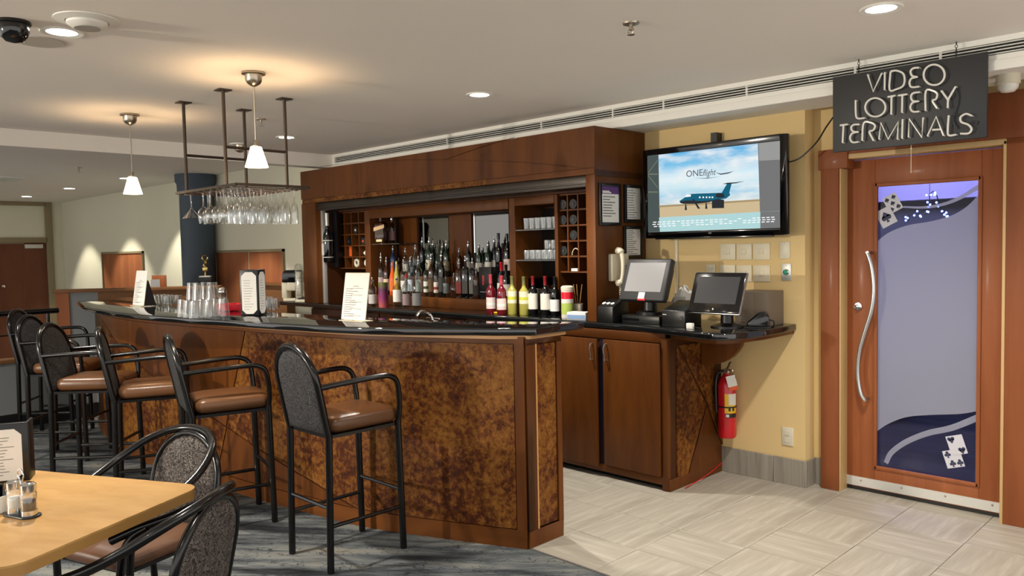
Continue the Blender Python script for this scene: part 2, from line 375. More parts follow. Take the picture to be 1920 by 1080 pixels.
def spline(pts, n=8, closed=False):
    pts = [Vector(p) for p in pts]; out = []; m = len(pts)
    for i in range(m if closed else m-1):
        p0 = pts[i-1] if (i or closed) else pts[i]*2-pts[1]; p1 = pts[i]; p2 = pts[(i+1) % m]
        p3 = pts[(i+2) % m] if (closed or i+2 < m) else pts[-1]*2-pts[-2]
        for j in range(n):
            t = j/n; out.append(.5*((2*p1)+(p2-p0)*t+(2*p0-5*p1+4*p2-p3)*t*t+(3*p1-p0-3*p2+p3)*t**3))
    if not closed: out.append(pts[-1])
    return out
def arc(c, r, a0, a1, n=10): return [(c[0]+r*math.cos(rad(a0+(a1-a0)*i/n)), c[1]+r*math.sin(rad(a0+(a1-a0)*i/n))) for i in range(n+1)]
def rrect(x0, x1, y0, y1, r, n=5):
    return arc((x1-r, y0+r), r, -90, 0, n)+arc((x1-r, y1-r), r, 0, 90, n)+arc((x0+r, y1-r), r, 90, 180, n)+arc((x0+r, y0+r), r, 180, 270, n)
def text(string, size, name, mat, parent, loc, rot=(0, 0, 0), align='CENTER', extrude=.0005, shear=0, sx=1):
    cu = bpy.data.curves.new('lettering', 'FONT'); cu.body = string; cu.size = size; cu.align_x = align; cu.align_y = 'CENTER'; cu.extrude = extrude; cu.shear = shear; cu.resolution_u = 3
    t = bpy.data.objects.new('lettering', cu); me = bpy.data.meshes.new_from_object(t); bpy.data.objects.remove(t); bpy.data.curves.remove(cu)
    me.materials.clear(); me.materials.append(mat); me.name = name
    o = bpy.data.objects.new(name, me); COL.objects.link(o); o.parent = parent; o.location = loc; o.rotation_euler = rot; o.scale.x = sx
    return o
# ================================================================ the setting
TILE = .395; TX0 = -1.97; TY0 = 4.43; YE = 2.885     # joints and carpet edge read off the floor
fl = struct('floor', MB().box(-3.95, 1.2, YE, 5.2, -.05, -.003), M_grout)
tmesh = [MB().box(0, TILE-.003, 0, TILE-.003, -.02, 0).mesh('tile', m, bevel=.0012, seg=1) for m in (M_tile_a, M_tile_b)]
cut = {}
for i in range(-5, 8):
    for j in range(-4, 2):
        x = TX0+i*TILE; y = TY0+j*TILE
        if x < -3.95: continue
        y0 = max(y, YE); y1 = min(y+TILE, 5.05)
        if y1-y0 < .02: continue
        kk = (i+j) % 2 if random.random() < .8 else (i+j+1) % 2
        if y0 == y and y1 == y+TILE: me = tmesh[kk]
        else:
            key = (kk, j)
            if key not in cut: cut[key] = MB().box(0, TILE-.003, 0, y1-y0-.003, -.02, 0).mesh('tile', (M_tile_a, M_tile_b)[kk], bevel=.0012, seg=1)
            me = cut[key]
        o = bpy.data.objects.new('tile', me); COL.objects.link(o); o.parent = fl; o.location = (x+.0015, y0+.0015, 0)
struct('floor_carpet', MB().prism([(-8.42, -4.5), (3.2, -4.5), (3.2, YE), (-3.95, YE), (-3.95, 5.0), (-8.42, 5.0)], -.05, 0), M_carpet)
WY = 4.8; HY = 4.4; XD = at(115, 380, 'z', LZ).x; FX = -7.0; BY = 4.46
struct('floor_lower', MB().box(XD-.2, -8.42, -4.5, 5.0, -.55, -.43), M_carpet)
struct('trim_floor', MB().box(-2.775, 1.2, YE-.006, YE+.006, -.01, .003), plain('carpet_edge_strip', S(92, 90, 86), .5))

# walls
WY = 4.8; HY = 4.4; XD = at(115, 380, 'z', LZ).x; FX = -7.0; BY = 4.46
struct('wall_back', MB().box(-8.4, -2.19, WY, 4.96, 0, 2.6), M_yellow)
wl = MB().box(-2.19, -2.0, 4.93, 5.06, 0, 2.6).box(-2.0, -1.12, 4.93, 5.06, 2.075, 2.6).box(-1.12, 1.5, 4.93, 5.06, 0, 2.6)
struct('wall_door', wl, M_yellow)
struct('ceiling', MB().box(FX, 3.2, -4.5, 5.1, CZ, CZ+.1), M_ceiling)
struct('ceiling_lower', MB().box(XD-.2, FX-.16, -4.5, 5.0, LZ, LZ+.1), M_ceiling)
struct('trim_1', MB().box(FX-.16, FX, -4.5, 5.0, 2.41, CZ+.1), M_ceiling)     # the dropped fascia between the two ceilings
# beam under the ceiling with the linear diffuser in its face
VB0, VB1 = 2.452, 2.512
beam = struct('trim_2', MB().box(-7.35, 3.2, BY+.025, 4.82, 2.375, CZ).box(-7.35, 3.2, BY, BY+.025, 2.375, VB0).box(-7.35, 3.2, BY, BY+.025, VB1, CZ).box(-7.35, -6.95, BY, BY+.025, VB0, VB1), M_white)
MB().box(-7.35, 3.2, BY-.012, BY, 2.375, 2.425).build('lower_moulding', M_white, beam, bevel=.004)
dif = empty('linear_diffuser', (-3, BY, 2.48), 0, 'long white linear air diffuser with black slots in the ceiling beam', 'air vent')
MB().box(-3.95, 6.2, .016, .02, VB0-2.48, VB1-2.48).build('slot_backing', M_black_void, dif)
for q in range(4):
    z = VB0+.0065+q*.0155-2.48
    MB().box(-3.95, 6.2, -.003, .014, z-.0026, z+.0026).build('blade', M_vent, dif)
for x in (-2.2, -1.1, -.42, 0, .6, 1.25, 1.68, 2.3): MB().box(x-.006, x+.006, -.002, .012, VB0-2.48, VB1-2.48).build('divider', M_vent, dif)

# far dining area
struct('wall_far', MB().box(XD, -7.15, HY, HY+.15, -.45, 2.6), M_cream)
struct('wall_left', MB().box(XD-.15, XD, -4.5, HY+.15, -.45, 2.6), M_cream)
def hatch(n, p0, p1, seam, extra=None):
    a = at(*p0, 'y', HY); b = at(*p1, 'y', HY); zt = a.z
    o = empty('door_%d' % n, (a.x, HY, zt)); o['kind'] = 'structure'
    W = b.x-a.x; d = 2.03
    for i, (x0, x1) in enumerate(((0, W*seam), (W*seam, W))):
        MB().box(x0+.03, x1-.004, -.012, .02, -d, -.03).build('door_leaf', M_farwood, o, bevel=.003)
    MB().box(0, .03, -.03, .02, -d, 0).box(W-.01, W, -.03, .02, -d, 0).box(0, W, -.03, .02, -.03, 0).build('frame', M_olive_frame, o)
    return o
hatch(1, (193, 473), (270, 473), .5)
hatch(2, (405, 470), (534, 469), .5)
# left door with transom panel
t = at(88, 455, 'x', XD); tl = at(95, 380, 'x', XD); tr0 = at(88, 447, 'x', XD)
o = empty('door_3', (XD, t.y, -.43)); o['kind'] = 'structure'
zt = t.z+.43
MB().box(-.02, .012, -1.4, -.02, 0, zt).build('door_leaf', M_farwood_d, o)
fr = MB().box(-.02, .05, -.02, tl.y-t.y, 0, LZ+.43).box(-.02, .05, -1.5, 0, zt, zt+.09).box(-.02, .05, -1.5, 0, LZ+.43-.07, LZ+.43)
fr.build('frame', M_olive_frame, o, bevel=.004)
MB().box(-.02, .005, -1.5, -.05, zt+.09, LZ+.43-.07).build('transom_panel', M_cream, o)
q = at(62, 462, 'x', XD)
MB().box(.012, .07, q.y-t.y-.14, q.y-t.y+.14, q.z+.43-.035, q.z+.43+.035).build('door_closer', M_alu, o, bevel=.006)
MB().box(.012, .03, q.y-t.y-.75, q.y-t.y-.14, q.z+.43+.045, q.z+.43+.06).build('closer_arm', M_olive_frame, o)
q = at(5, 537, 'x', XD)
MB().lathe([(.001, 0), (.025, .005), (.025, .05), (.001, .055)], 10).xf(Matrix.Rotation(PI/2, 4, 'Y')).build('knob', M_chrome, o, loc=(.012, q.y-t.y, q.z+.43))

# partition between the bar and the sunken floor
P0 = at(109, 543, 'z', 1.2); P1 = at(415, 535, 'z', 1.2)
ang = math.atan2(P1.y-P0.y, P1.x-P0.x); L = (P1-P0).length
hw = empty('wall_partition', (P0.x, P0.y, 0), ang); hw['kind'] = 'structure'
MB().box(-.03, L, -.09, .09, 1.165, 1.2).build('wooden_cap', M_halfwood, hw, bevel=.005)
MB().box(0, .13, -.075, .075, -.43, 1.165).build('end_post', M_farwood, hw)
MB().box(.13, .42, -.06, .06, -.43, 1.165).build('grey_panel', M_grey, hw)
MB().box(.42, L, -.06, .06, -.43, 1.165).build('wood_panel', M_halfwood, hw)
ws = struct('trim_3', MB().box(P1.x-.1, -7.72, HY-.1, HY, -.4, 1.2), M_halfwood)
MB().box(P1.x-.15, -7.72, HY-.14, HY, 1.2, 1.225).build('wooden_cap', M_halfwood, ws)
# dark blue column with a wider cap
c = at(370, 420, 'y', 4.2)
co = empty('column', (c.x, c.y, -.43), 0, 'dark blue grey round column with a stepped cap behind the partition', 'column')
rc = 60/2/FPX*(c-EYE).dot(CF)
zc = height_at(c.x, c.y, 366)+.43
MB().lathe([(rc, 0), (rc, zc)], 28).build('shaft', M_blue_col, co)
MB().lathe([(rc, zc), (rc*1.1, zc+.02), (rc*1.12, zc+.13), (rc*1.22, zc+.16), (rc*1.22, zc+.2), (rc*1.22, LZ+.43)], 28).build('cap', M_blue_col, co)
# low wall, base and handrail at the steps on the left
LX = -8.3
g = at(30, 680, 'x', LX)
lw = struct('wall_steps', MB().box(LX-.12, LX, -1.5, 2.55, -.43, g.z), M_grey)
MB().box(LX-.15, LX+.03, -1.5, at(62, 680, 'x', LX).y, g.z, g.z+.035).build('wooden_cap', M_halfwood, lw, bevel=.006)
MB().box(LX, LX+.02, -1.5, 2.6, 0, .13).build('base_board', M_black, lw)
hr = at(110, 582, 'x', LX-.05)
h = empty('handrail', (LX-.06, hr.y, g.z), 0, 'dark round handrail above the low grey wall by the steps', 'handrail')
MB().tube([(0, 0, hr.z-g.z), (0, -3, hr.z-g.z)], .026, 10).build('rail', M_blackmetal, h)
for yy in (-.09, -1.2): MB().tube([(0, yy, .0), (0, yy, hr.z-g.z)], .015, 8).build('post', M_blackmetal, h)
for yy in (-.35, -.6, -.9): MB().tube([(0, yy, .0), (0, yy, hr.z-g.z)], .006, 6).build('baluster', M_blackmetal, h)
MB().tube([(0, 0, .25), (0, -3, .25)], .008, 6).build('lower_rail', M_blackmetal, h)

# skirting tiles on the yellow wall
bb = struct('baseboard_back', MB().box(-2.78, -2.185, WY-.008, WY, 0, .165), M_grout)
for x0, x1 in ((-2.78, -2.40), (-2.397, -2.187)): MB().box(x0, x1, WY-.016, WY-.004, 0, .17).build('tile', M_basetile, bb, bevel=.002, seg=1)
MB().box(-2.187, -2.176, WY-.016, 4.93, 0, .17).build('tile', M_basetile, bb, bevel=.002, seg=1)
MB().box(-2.176, -2.115, 4.915, 4.93, 0, .17).build('tile', M_basetile, bb, bevel=.002, seg=1)

# ---- right-hand door
cs = struct('trim_4', MB().box(-2.115, -2.004, 4.855, 4.96, 0, 2.06).box(-2.13, -1.95, 4.85, 4.96, 2.0, 2.12), M_door_d, bevel=.003)
MB().box(-1.97, -.4, 4.865, 4.96, 2.085, 2.335).build('header_panel', M_door_d, cs, bevel=.003)
MB().box(-1.113, .9, 4.865, 4.96, 0, 2.085).build('side_panel', M_door_d, cs, bevel=.003)
MB().box(-.4, .9, 4.865, 4.96, 2.085, 2.335).build('header_panel', M_door_d, cs, bevel=.003)
dr = empty('door_4', (-1.565, 4.965, 0)); dr['kind'] = 'structure'
DX0, DX1 = -.43, .43
MB().box(-.439, -.428, -.1, .05, 0, 2.075).box(.436, .452, -.1, .05, 0, 2.075).box(-.439, .452, -.1, .05, 2.055, 2.085).build('door_frame', M_frame_yellow, dr, bevel=.003)
g0 = at(1641, 877, 'y', 4.965); g1 = at(1838, 333, 'y', 4.965)
gx0 = at(1640, 600, 'y', 4.965).x+1.565; gx1 = at(1838, 600, 'y', 4.965).x+1.565; gz0 = .155; gz1 = at(1740, 339, 'y', 4.965).z
gz0 = at(1740, 895, 'y', 4.965).z
st = MB().box(DX0, gx0, 0, .045, .02, 2.05).box(gx1, DX1, 0, .045, .02, 2.05)
st.build('stile', M_door, dr, bevel=.003)
MB().box(gx0, gx1, 0, .045, .02, gz0).build('bottom_rail', M_door, dr, bevel=.003)
MB().box(gx0, gx1, 0, .045, gz1, 2.05).build('top_rail', M_door, dr, bevel=.003)
bd = MB()
for a, b, cc, d in ((gx0-.006, gx0+.016, gz0, gz1), (gx1-.016, gx1+.006, gz0, gz1)): bd.box(a, b, -.008, .012, cc-.006, d+.006)
for a, b in ((gz0-.006, gz0+.016), (gz1-.016, gz1+.006)): bd.box(gx0, gx1, -.008, .012, a, b)
bd.build('glazing_bead', M_door, dr, bevel=.004)
MB().box(gx0, gx1, .02, .026, gz0, gz1).build('glass_pane', M_pane, dr)
# frosted film with a wavy top and bottom, ribbons and cards printed on the glass
def gp(px, py):
    p = at(px, py, 'y', 4.985); return (p.x+1.565, p.z)
top = [gp(*p) for p in ((1640, 457), (1665, 437), (1700, 423), (1745, 415), (1782, 405), (1812, 388), (1840, 360))]
bot = [gp(*p) for p in ((1838, 770), (1800, 776), (1745, 778), (1700, 782), (1665, 795), (1640, 812))]
tp = [(v.x, v.y) for v in spline([(a, b, 0) for a, b in top], 6)]; bt = [(v.x, v.y) for v in spline([(a, b, 0) for a, b in bot], 6)]
clampx = lambda p: (min(max(p[0], gx0+.001), gx1-.001), p[1])
film = [clampx(p) for p in tp+bt]
nA, nB = len(tp), len(bt)
fm = MB(); vs = [(a, .0195, b) for a, b in film]; fs = []
for i in range(min(nA, nB)-1): 
    pass
# strip between the two wavy edges
def strip(mb, A, B, y, n=36):
    def res(P):
        P = [Vector((a, b)) for a, b in P]; out = []
        x0, x1 = P[0].x, P[-1].x
        for i in range(n+1):
            x = x0+(x1-x0)*i/n
            for j in range(len(P)-1):
                lo, hi = sorted((P[j].x, P[j+1].x))
                if lo-1e-6 <= x <= hi+1e-6:
                    tt = 0 if abs(P[j+1].x-P[j].x) < 1e-9 else (x-P[j].x)/(P[j+1].x-P[j].x)
                    out.append((x, P[j].y+(P[j+1].y-P[j].y)*tt)); break
            else: out.append((x, P[-1].y))
        return out
    a, b = res(A), res(B)
    for i in range(n): mb.quad((a[i][0], y, a[i][1]), (b[i][0], y, b[i][1]), (b[i+1][0], y, b[i+1][1]), (a[i+1][0], y, a[i+1][1]))
strip(fm, [clampx(p) for p in tp], [clampx(p) for p in bt[::-1]], .0185)
fm.build('frosted_film', M_frost, dr, smooth=False)
def ribbon(pts, ws, name='frosted_ribbon'):
    P = spline([(gp(*p)[0], 0, gp(*p)[1]) for p in pts], 6); mb = MB(); n = len(P)
    for i in range(n-1):
        t0 = (P[min(i+1, n-1)]-P[max(i-1, 0)]).normalized(); t1 = (P[min(i+2, n-1)]-P[i]).normalized()
        wa = ws[0]+(ws[1]-ws[0])*i/(n-1); wb = ws[0]+(ws[1]-ws[0])*(i+1)/(n-1)
        na = Vector((-t0.z, 0, t0.x))*wa; nb = Vector((-t1.z, 0, t1.x))*wb
        q = [P[i]+na, P[i]-na, P[i+1]-nb, P[i+1]+nb]
        mb.quad(*[(min(max(v.x, gx0), gx1), .0185, v.z) for v in q])
    mb.build(name, M_frost, dr, smooth=False)
ribbon([(1694, 388), (1730, 389), (1765, 384), (1800, 371), (1840, 347)], (.005, .012))
ribbon([(1661, 868), (1672, 848), (1700, 828), (1740, 812), (1785, 802), (1838, 781)], (.014, .018))
M_pip = plain('dark_pip_print', S(44, 48, 78), .6)
M_card = plain('white_card_film', S(196, 196, 206), .7)
def pip(kind, s):
    mb = MB()
    def disc(x, z, r): mb.lathe([(1e-4, 0), (r, 0)], 10, cap=False)
    def D(x, z, r, n=10): mb.add([(x+r*math.cos(2*PI*i/n), 0, z+r*math.sin(2*PI*i/n)) for i in range(n)], [tuple(range(n))])
    def T(*p): mb.add([(a, 0, b) for a, b in p], [tuple(range(len(p)))])
    if kind == 'spade': D(-.26*s, -.08*s, .27*s); D(.26*s, -.08*s, .27*s); T((-.5*s, 0), (.5*s, 0), (0, .62*s)); T((-.16*s, -.6*s), (.16*s, -.6*s), (0, 0))
    if kind == 'heart': D(-.25*s, .16*s, .27*s); D(.25*s, .16*s, .27*s); T((-.5*s, .08*s), (0, -.6*s), (.5*s, .08*s))
    if kind == 'club': D(-.26*s, -.08*s, .25*s); D(.26*s, -.08*s, .25*s); D(0, .3*s, .25*s); T((-.16*s, -.6*s), (.16*s, -.6*s), (0, .1*s))
    return mb
def card(px, py, wpx, hpx, tilt, pips, kind, y):
    x, z = gp(px, py); mpp = (at(px, py, 'y', 4.985)-EYE).dot(CF)/FPX
    ww, hh = wpx*mpp, hpx*mpp
    R = Matrix.Translation((x, y, z)) @ Matrix.Rotation(rad(tilt), 4, 'Y')
    c_ = MB().box(-ww/2, ww/2, -.0004, .0004, -hh/2, hh/2).xf(R).build('playing_card_film', M_card, dr)
    for u, v, s_ in pips: pip(kind, s_*ww).xf(R @ Matrix.Translation((u*ww, -.0009, v*hh))).build('pip', M_pip, c_, smooth=False)
card(1674, 381, 26, 33, -27, [(-.25, .3, .3), (.25, .3, .3), (0, 0, .3), (-.25, -.3, .3), (.25, -.3, .3)], 'spade', .0176)
card(1662, 407, 29, 34, -27, [(0, 0, .6)], 'spade', .0160)
card(1794, 834, 29, 36, -18, [(-.22, .3, .42), (.22, -.3, .42)], 'heart', .0160)
card(1788, 860, 31, 33, -18, [(-.25, .28, .36), (-.12, -.25, .36), (.3, -.25, .36)], 'club', .0176)
# wavy pull handle, lock, kick plate
hp = [(1626, 474), (1634, 500), (1638, 540), (1634, 580), (1622, 620), (1611, 660), (1608, 700), (1613, 735), (1621, 750)]
HP = [at(a, b, 'y', 4.9)-Vector((1.565*-1, 4.965, 0)) for a, b in hp]
hd = MB().tube(spline(HP, 6), .0125, 12).build('pull_handle', M_steel, dr)
for e in (HP[0], HP[-1]): MB().tube([e+Vector((0, 0, 0)), (e.x, 0, e.z)], .010, 8).build('standoff', M_steel, hd)
q = at(1608, 575, 'y', 4.95)-Vector((-1.565, 4.965, 0))
lk = MB().lathe([(.001, 0), (.026, 0), (.024, .012), (.001, .014)], 16).xf(Matrix.Translation((q.x, 0, q.z)) @ Matrix.Rotation(PI/2, 4, 'X')).build('lock', M_chrome, dr)
MB().box(q.x-.006, q.x+.006, -.032, -.012, q.z-.014, q.z+.014).build('thumb_turn', M_chrome, lk, bevel=.003)
kp = MB().box(DX0, DX1, -.006, 0, .028, .085).build('kick_plate', M_alu, dr)
for x in (-.34, -.1, .14, .38): MB().sphere((x, -.007, .066), .006, 8, 5).build('screw', M_nickel, kp)
MB().box(DX0, DX1, 0, .04, .004, .022).build('bottom_seal', M_black, dr)

# the little room behind the door
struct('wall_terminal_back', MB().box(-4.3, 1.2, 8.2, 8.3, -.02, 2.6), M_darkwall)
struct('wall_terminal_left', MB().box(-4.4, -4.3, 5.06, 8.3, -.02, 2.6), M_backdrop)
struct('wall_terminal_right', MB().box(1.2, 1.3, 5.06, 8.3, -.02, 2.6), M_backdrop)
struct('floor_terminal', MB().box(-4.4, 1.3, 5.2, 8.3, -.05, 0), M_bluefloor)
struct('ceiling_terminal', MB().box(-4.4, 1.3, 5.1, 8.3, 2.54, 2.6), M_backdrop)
struct('trim_lit_band', MB().box(-4.3, 1.2, 7.9, 8.2, 1.93, 2.54), M_backdrop)  # added bulkhead: its paler violet stands in for the blue-lit band above
# ================================================================ the bar
BE = [(-2.788, 2.879), (-3.25, 2.68), (-3.705, 2.505), (-4.12, 2.425), (-4.585, 2.345), (-5.026, 2.295), (-5.5, 2.24), (-6.0, 2.2), (-6.6, 2.21), (-7.3, 2.3), (-7.75, 2.39)]
def ybar(x):
    for (x0, y0), (x1, y1) in zip(BE, BE[1:]):
        if x1 <= x <= x0: return y0+(y1-y0)*(x-x0)/(x1-x0)
    return BE[0][1] if x > BE[0][0] else BE[-1][1]
SB = spline([(a, b, 0) for a, b in BE], 6)
def curve_pt(x, off=0):
    """point on the smooth bar front at X=x, moved outwards by off"""
    for i in range(len(SB)-1):
        a, b = SB[i], SB[i+1]
        if b.x <= x <= a.x:
            t = (x-a.x)/(b.x-a.x); p = a.lerp(b, t)
            ta = (SB[min(i+1, len(SB)-1)]-SB[max(i-1, 0)]).normalized(); tb = (SB[min(i+2, len(SB)-1)]-SB[i]).normalized()
            d = ta.lerp(tb, t).normalized(); n = Vector((-d.y, d.x, 0))
            if n.y > 0: n = -n
            return p+n*off
    return SB[0].copy() if x > SB[0].x else SB[-1].copy()
bar = empty('bar', (-5, 2.6, 0), 0, 'long curved bar with cherry frame and rusty copper panels', 'bar counter')
OFF = Vector((5, -2.6, 0))
def bar_strip(poly, o0, o1, name, mat, step=.06, parent=None, bevel=0):
    """a flat panel outline in (x, z) wrapped onto the curved bar front, from depth o0 out to o1"""
    xs0 = sorted(set(p[0] for p in poly)); xs = []
    for a, b in zip(xs0, xs0[1:]):
        n = max(1, int((b-a)/step)); xs += [a+(b-a)*i/n for i in range(n)]
    xs.append(xs0[-1]); rows = []
    for x in xs:
        zs = []
        for (x0, z0), (x1, z1) in zip(poly, poly[1:]+poly[:1]):
            if abs(x1-x0) < 1e-9:
                if abs(x-x0) < 1e-9: zs += [z0, z1]
            elif min(x0, x1)-1e-9 <= x <= max(x0, x1)+1e-9: zs.append(z0+(z1-z0)*(x-x0)/(x1-x0))
        rows.append((min(zs), max(zs)))
    mb = MB(); vs = []; fs = []
    for x, (za, zb) in zip(xs, rows):
        a = curve_pt(x, o0)+OFF; b = curve_pt(x, o1)+OFF
        vs += [(a.x, a.y, za), (b.x, b.y, za), (b.x, b.y, zb), (a.x, a.y, zb)]
    n = len(xs)
    for i in range(n-1):
        for j in range(4): fs.append((i*4+j, i*4+(j+1) % 4, (i+1)*4+(j+1) % 4, (i+1)*4+j))
    fs += [(0, 1, 2, 3)[::-1], tuple((n-1)*4+j for j in range(4))]
    mb.add(vs, [f[::-1] for f in fs])
    return mb.build(name, mat, parent or bar, angle=30)
XL, XR = -7.74, -2.79
bar_strip([(XL, 0), (XR, 0), (XR, 1.1), (XL, 1.1)], -.26, 0, 'carcass', M_wood_d, .12)
MB().box(2.1, 2.21, .2785, .546, 0, 1.1).build('end_carcass', M_wood, bar)
bar_strip([(XL, 0), (XR, 0), (XR, .095), (XL, .095)], 0, .012, 'bottom_rail', M_wood_h, .12)
bar_strip([(XL, 1.065), (XR, 1.065), (XR, 1.1), (XL, 1.1)], 0, .012, 'top_rail', M_wood_h, .12)
bar_strip([(-2.838, .095), (XR, .095), (XR, 1.065), (-2.838, 1.065)], 0, .012, 'corner_stile', M_wood, .02)
bar_strip([(XL, 1.09), (-2.785, 1.09), (-2.785, 1.1065), (XL, 1.1065)], -.2, .045, 'light_cornice', plain('pale_cherry_cornice', S(170, 128, 84), .4), .12)
MB().box(2.2, 2.245, .2785, .56, 1.09, 1.1065).build('light_cornice', MATS['pale_cherry_cornice'], bar)
# panels: a long diagonal and a steep slanting joint cross and part the front in four fields
dz = lambda x: .1185-(x+3.813)*.2648            # the long diagonal
sx = lambda z: -4.703-(1.059-z)*.395            # the steep joint
xc = -4.84
for _ in range(20): xc = sx(dz(xc))
zc_ = dz(xc); ZB, ZT = .1, 1.06; g = .006
xend = -3.813+(.1185-ZB)/.2648; xtop = -7.37
bar_strip([(sx(ZT)+g, ZT), (xc+g, zc_+g), (xend, ZB), (-2.843, ZB), (-2.843, ZT)], 0, .009, 'copper_panel', M_copper)
bar_strip([(xc+g, zc_-g), (sx(ZB)+g, ZB), (xend-.05, ZB)], 0, .009, 'cherry_panel', M_wood)
bar_strip([(sx(ZT)-g, ZT), (xc-g, zc_+g), (xtop, ZT)], 0, .009, 'cherry_panel', M_wood)
bar_strip([(xc-g, zc_-g), (sx(ZB)-g, ZB), (-7.3, ZB), (-7.3, dz(-7.3)-g)], 0, .009, 'copper_panel', M_copper)
# end face of the bar
MB().box(2.21, 2.222, .2785, .546, 0, .09).box(2.21, 2.222, .2785, .546, 1.058, 1.1).box(2.21, 2.222, .2785, .352, .09, 1.058).box(2.21, 2.222, .512, .546, .09, 1.058).build('end_frame', M_wood, bar, bevel=.002, seg=1)
MB().box(2.2, 2.214, .355, .509, .093, 1.055).build('copper_panel', M_copper, bar, bevel=.002, seg=1)
MB().box(2.21, 2.224, .345, .355, .09, 1.058).build('pale_bead', plain('pale_bead', S(188, 138, 84), .4), bar)
# granite top
OE = [(-2.735, 2.906), (-2.9, 2.79), (-3.1, 2.665), (-3.4, 2.49), (-3.7, 2.37), (-4.25, 2.255), (-4.81, 2.165), (-5.44, 2.065), (-5.95, 2.03), (-6.6, 2.06), (-7.2, 2.14), (-7.94, 2.307)]
IE = [(-7.94, 2.62), (-7.2, 2.60), (-6.3, 2.58), (-5.5, 2.61), (-4.947, 2.681), (-4.343, 2.761), (-3.592, 2.91), (-3.2, 3.06), (-2.74, 3.3)]
poly = [(v.x, v.y) for v in spline([(a, b, 0) for a, b in OE], 5)]+[(v.x, v.y) for v in spline([(a, b, 0) for a, b in IE], 5)]
top = MB().prism(poly, 1.107, 1.145).build('bar_worktop', M_granite, bevel=.008, seg=3)
tag(top, 'polished black granite worktop following the curve of the bar', 'worktop')

# ================================================================ lower back cabinet on the right and its worktop
ZW = 1.04
bc = empty('base_cabinet', (-2.78, 4.15, 0), 0, 'cherry base cabinet with two doors and a patterned copper side', 'cabinet')
MB().box(-1.1, -.012, .012, .645, .055, .97).build('carcass', M_wood_d, bc)
MB().box(-1.1, -.02, .06, .6, 0, .055).build('toe_kick', M_black, bc)
MB().box(-1.1, -.02, 0, .02, .94, .999).build('top_rail', M_wood_h, bc, bevel=.002)
MB().box(-1.1, -.02, 0, .02, .035, .085).build('bottom_rail', M_wood_h, bc, bevel=.002)
MB().box(-.044, 0, -.004, .03, .0, .972).build('corner_post', M_wood, bc, bevel=.002)
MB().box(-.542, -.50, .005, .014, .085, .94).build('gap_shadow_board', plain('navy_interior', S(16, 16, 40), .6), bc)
def bow_handle(x, zc, parent, name='handle'):
    p = spline([(x, 0, zc-.055), (x, -.022, zc-.05), (x+.004, -.03, zc-.02), (x-.003, -.03, zc+.02), (x, -.022, zc+.05), (x, 0, zc+.055)], 5)
    return MB().tube(p, .005, 8).build(name, M_steel, parent)
d2 = MB().box(-.495, -.05, -.02, 0, .09, .935).build('door', M_wood, bc, bevel=.003)
bow_handle(-.465, .85, d2).location.y = -.02
d1 = MB().box(-.46, 0, -.02, 0, .09-.02, .935).build('door', M_wood, bc, bevel=.003, loc=(-1.0+.465-.02, -.004, 0))
d1.rotation_euler = (0, 0, 0); d1.location = (-.542, -.012, 0); d1['label'] = 'left door standing slightly ajar'
bow_handle(-.032, .85, d1).location.y = -.02
# copper and cherry side with its diagonal joints, on the plane x = 0 of the cabinet
def side(pts, name, mat, t=.008):
    pr = []
    for a, b in pts:
        p = at(a, b, 'x', -2.78); pr.append((p.y-4.15, p.z))
    MB().prism(pr, 0, t, 'yz').build(name, mat, bc, bevel=.0015, seg=1)
MB().box(-.012, 0, .03, .645, 0, .972).build('side_board', M_wood_d, bc)
MB().box(-.001, .01, .0, .65, 0, .075).build('side_bottom_rail', M_wood, bc, bevel=.002, seg=1)
side([(1268, 650), (1322, 757), (1288, 888), (1268, 895)], 'copper_panel', M_copper)
side([(1271, 647), (1312, 642), (1345, 700), (1357, 760), (1358, 846), (1324, 752)], 'copper_panel', M_copper)
side([(1324, 763), (1357, 852), (1358, 872), (1290, 892)], 'cherry_panel', M_wood)
# quarter-round bracket under the overhang
br = MB().prism([(0, 0), (.30, 0)]+[(.30*math.cos(rad(a)), -.21*math.sin(rad(a))) for a in range(10, 91, 10)], -.02, .02, 'xz')
br.build('bracket', M_wood, bc, bevel=.003, loc=(.012, .39, .972))
# worktop
wt = [(-7.7, WY-.4), (-7.7, 4.185), (-3.45, 4.185), (-3.02, 4.175), (-2.62, 4.075), (-2.48, 4.03)]
wt += [(v.x, v.y) for v in spline([(-2.46, 4.03, 0), (-2.38, 4.02, 0), (-2.31, 4.06, 0), (-2.26, 4.18, 0), (-2.235, 4.4, 0), (-2.235, 4.62, 0), (-2.245, WY-.001, 0)], 4)]+[(-7.2, WY-.001), (-7.2, HY-.001)]
bw = MB().prism(wt, ZW-.04, ZW).build('back_worktop', M_granite, bevel=.008, seg=3)
tag(bw, 'black granite worktop running along the wall under the terminals', 'worktop')
tr = [(-2.77, 4.17), (-2.50, 4.06), (-2.38, 4.055), (-2.33, 4.09), (-2.285, 4.2), (-2.262, 4.4), (-2.262, WY-.001), (-2.77, WY-.001)]
MB().prism(tr, ZW-.065, ZW-.041).build('under_trim', M_wood_h, bw, bevel=.003)
# drawer run under the back worktop, partly seen over the bar
du = empty('drawer_unit', (-5.4, 4.22, 0), 0, 'dark drawer fronts under the back bar worktop behind the bar', 'cabinet')
MB().box(-1.7, 1.26, .02, .55, .1, .995).build('carcass', M_wood_d, du)
for i in range(5): MB().box(-1.69+i*.586, -1.69+i*.586+.57, 0, .02, .76, .985).build('drawer', M_wood_d, du, bevel=.003)

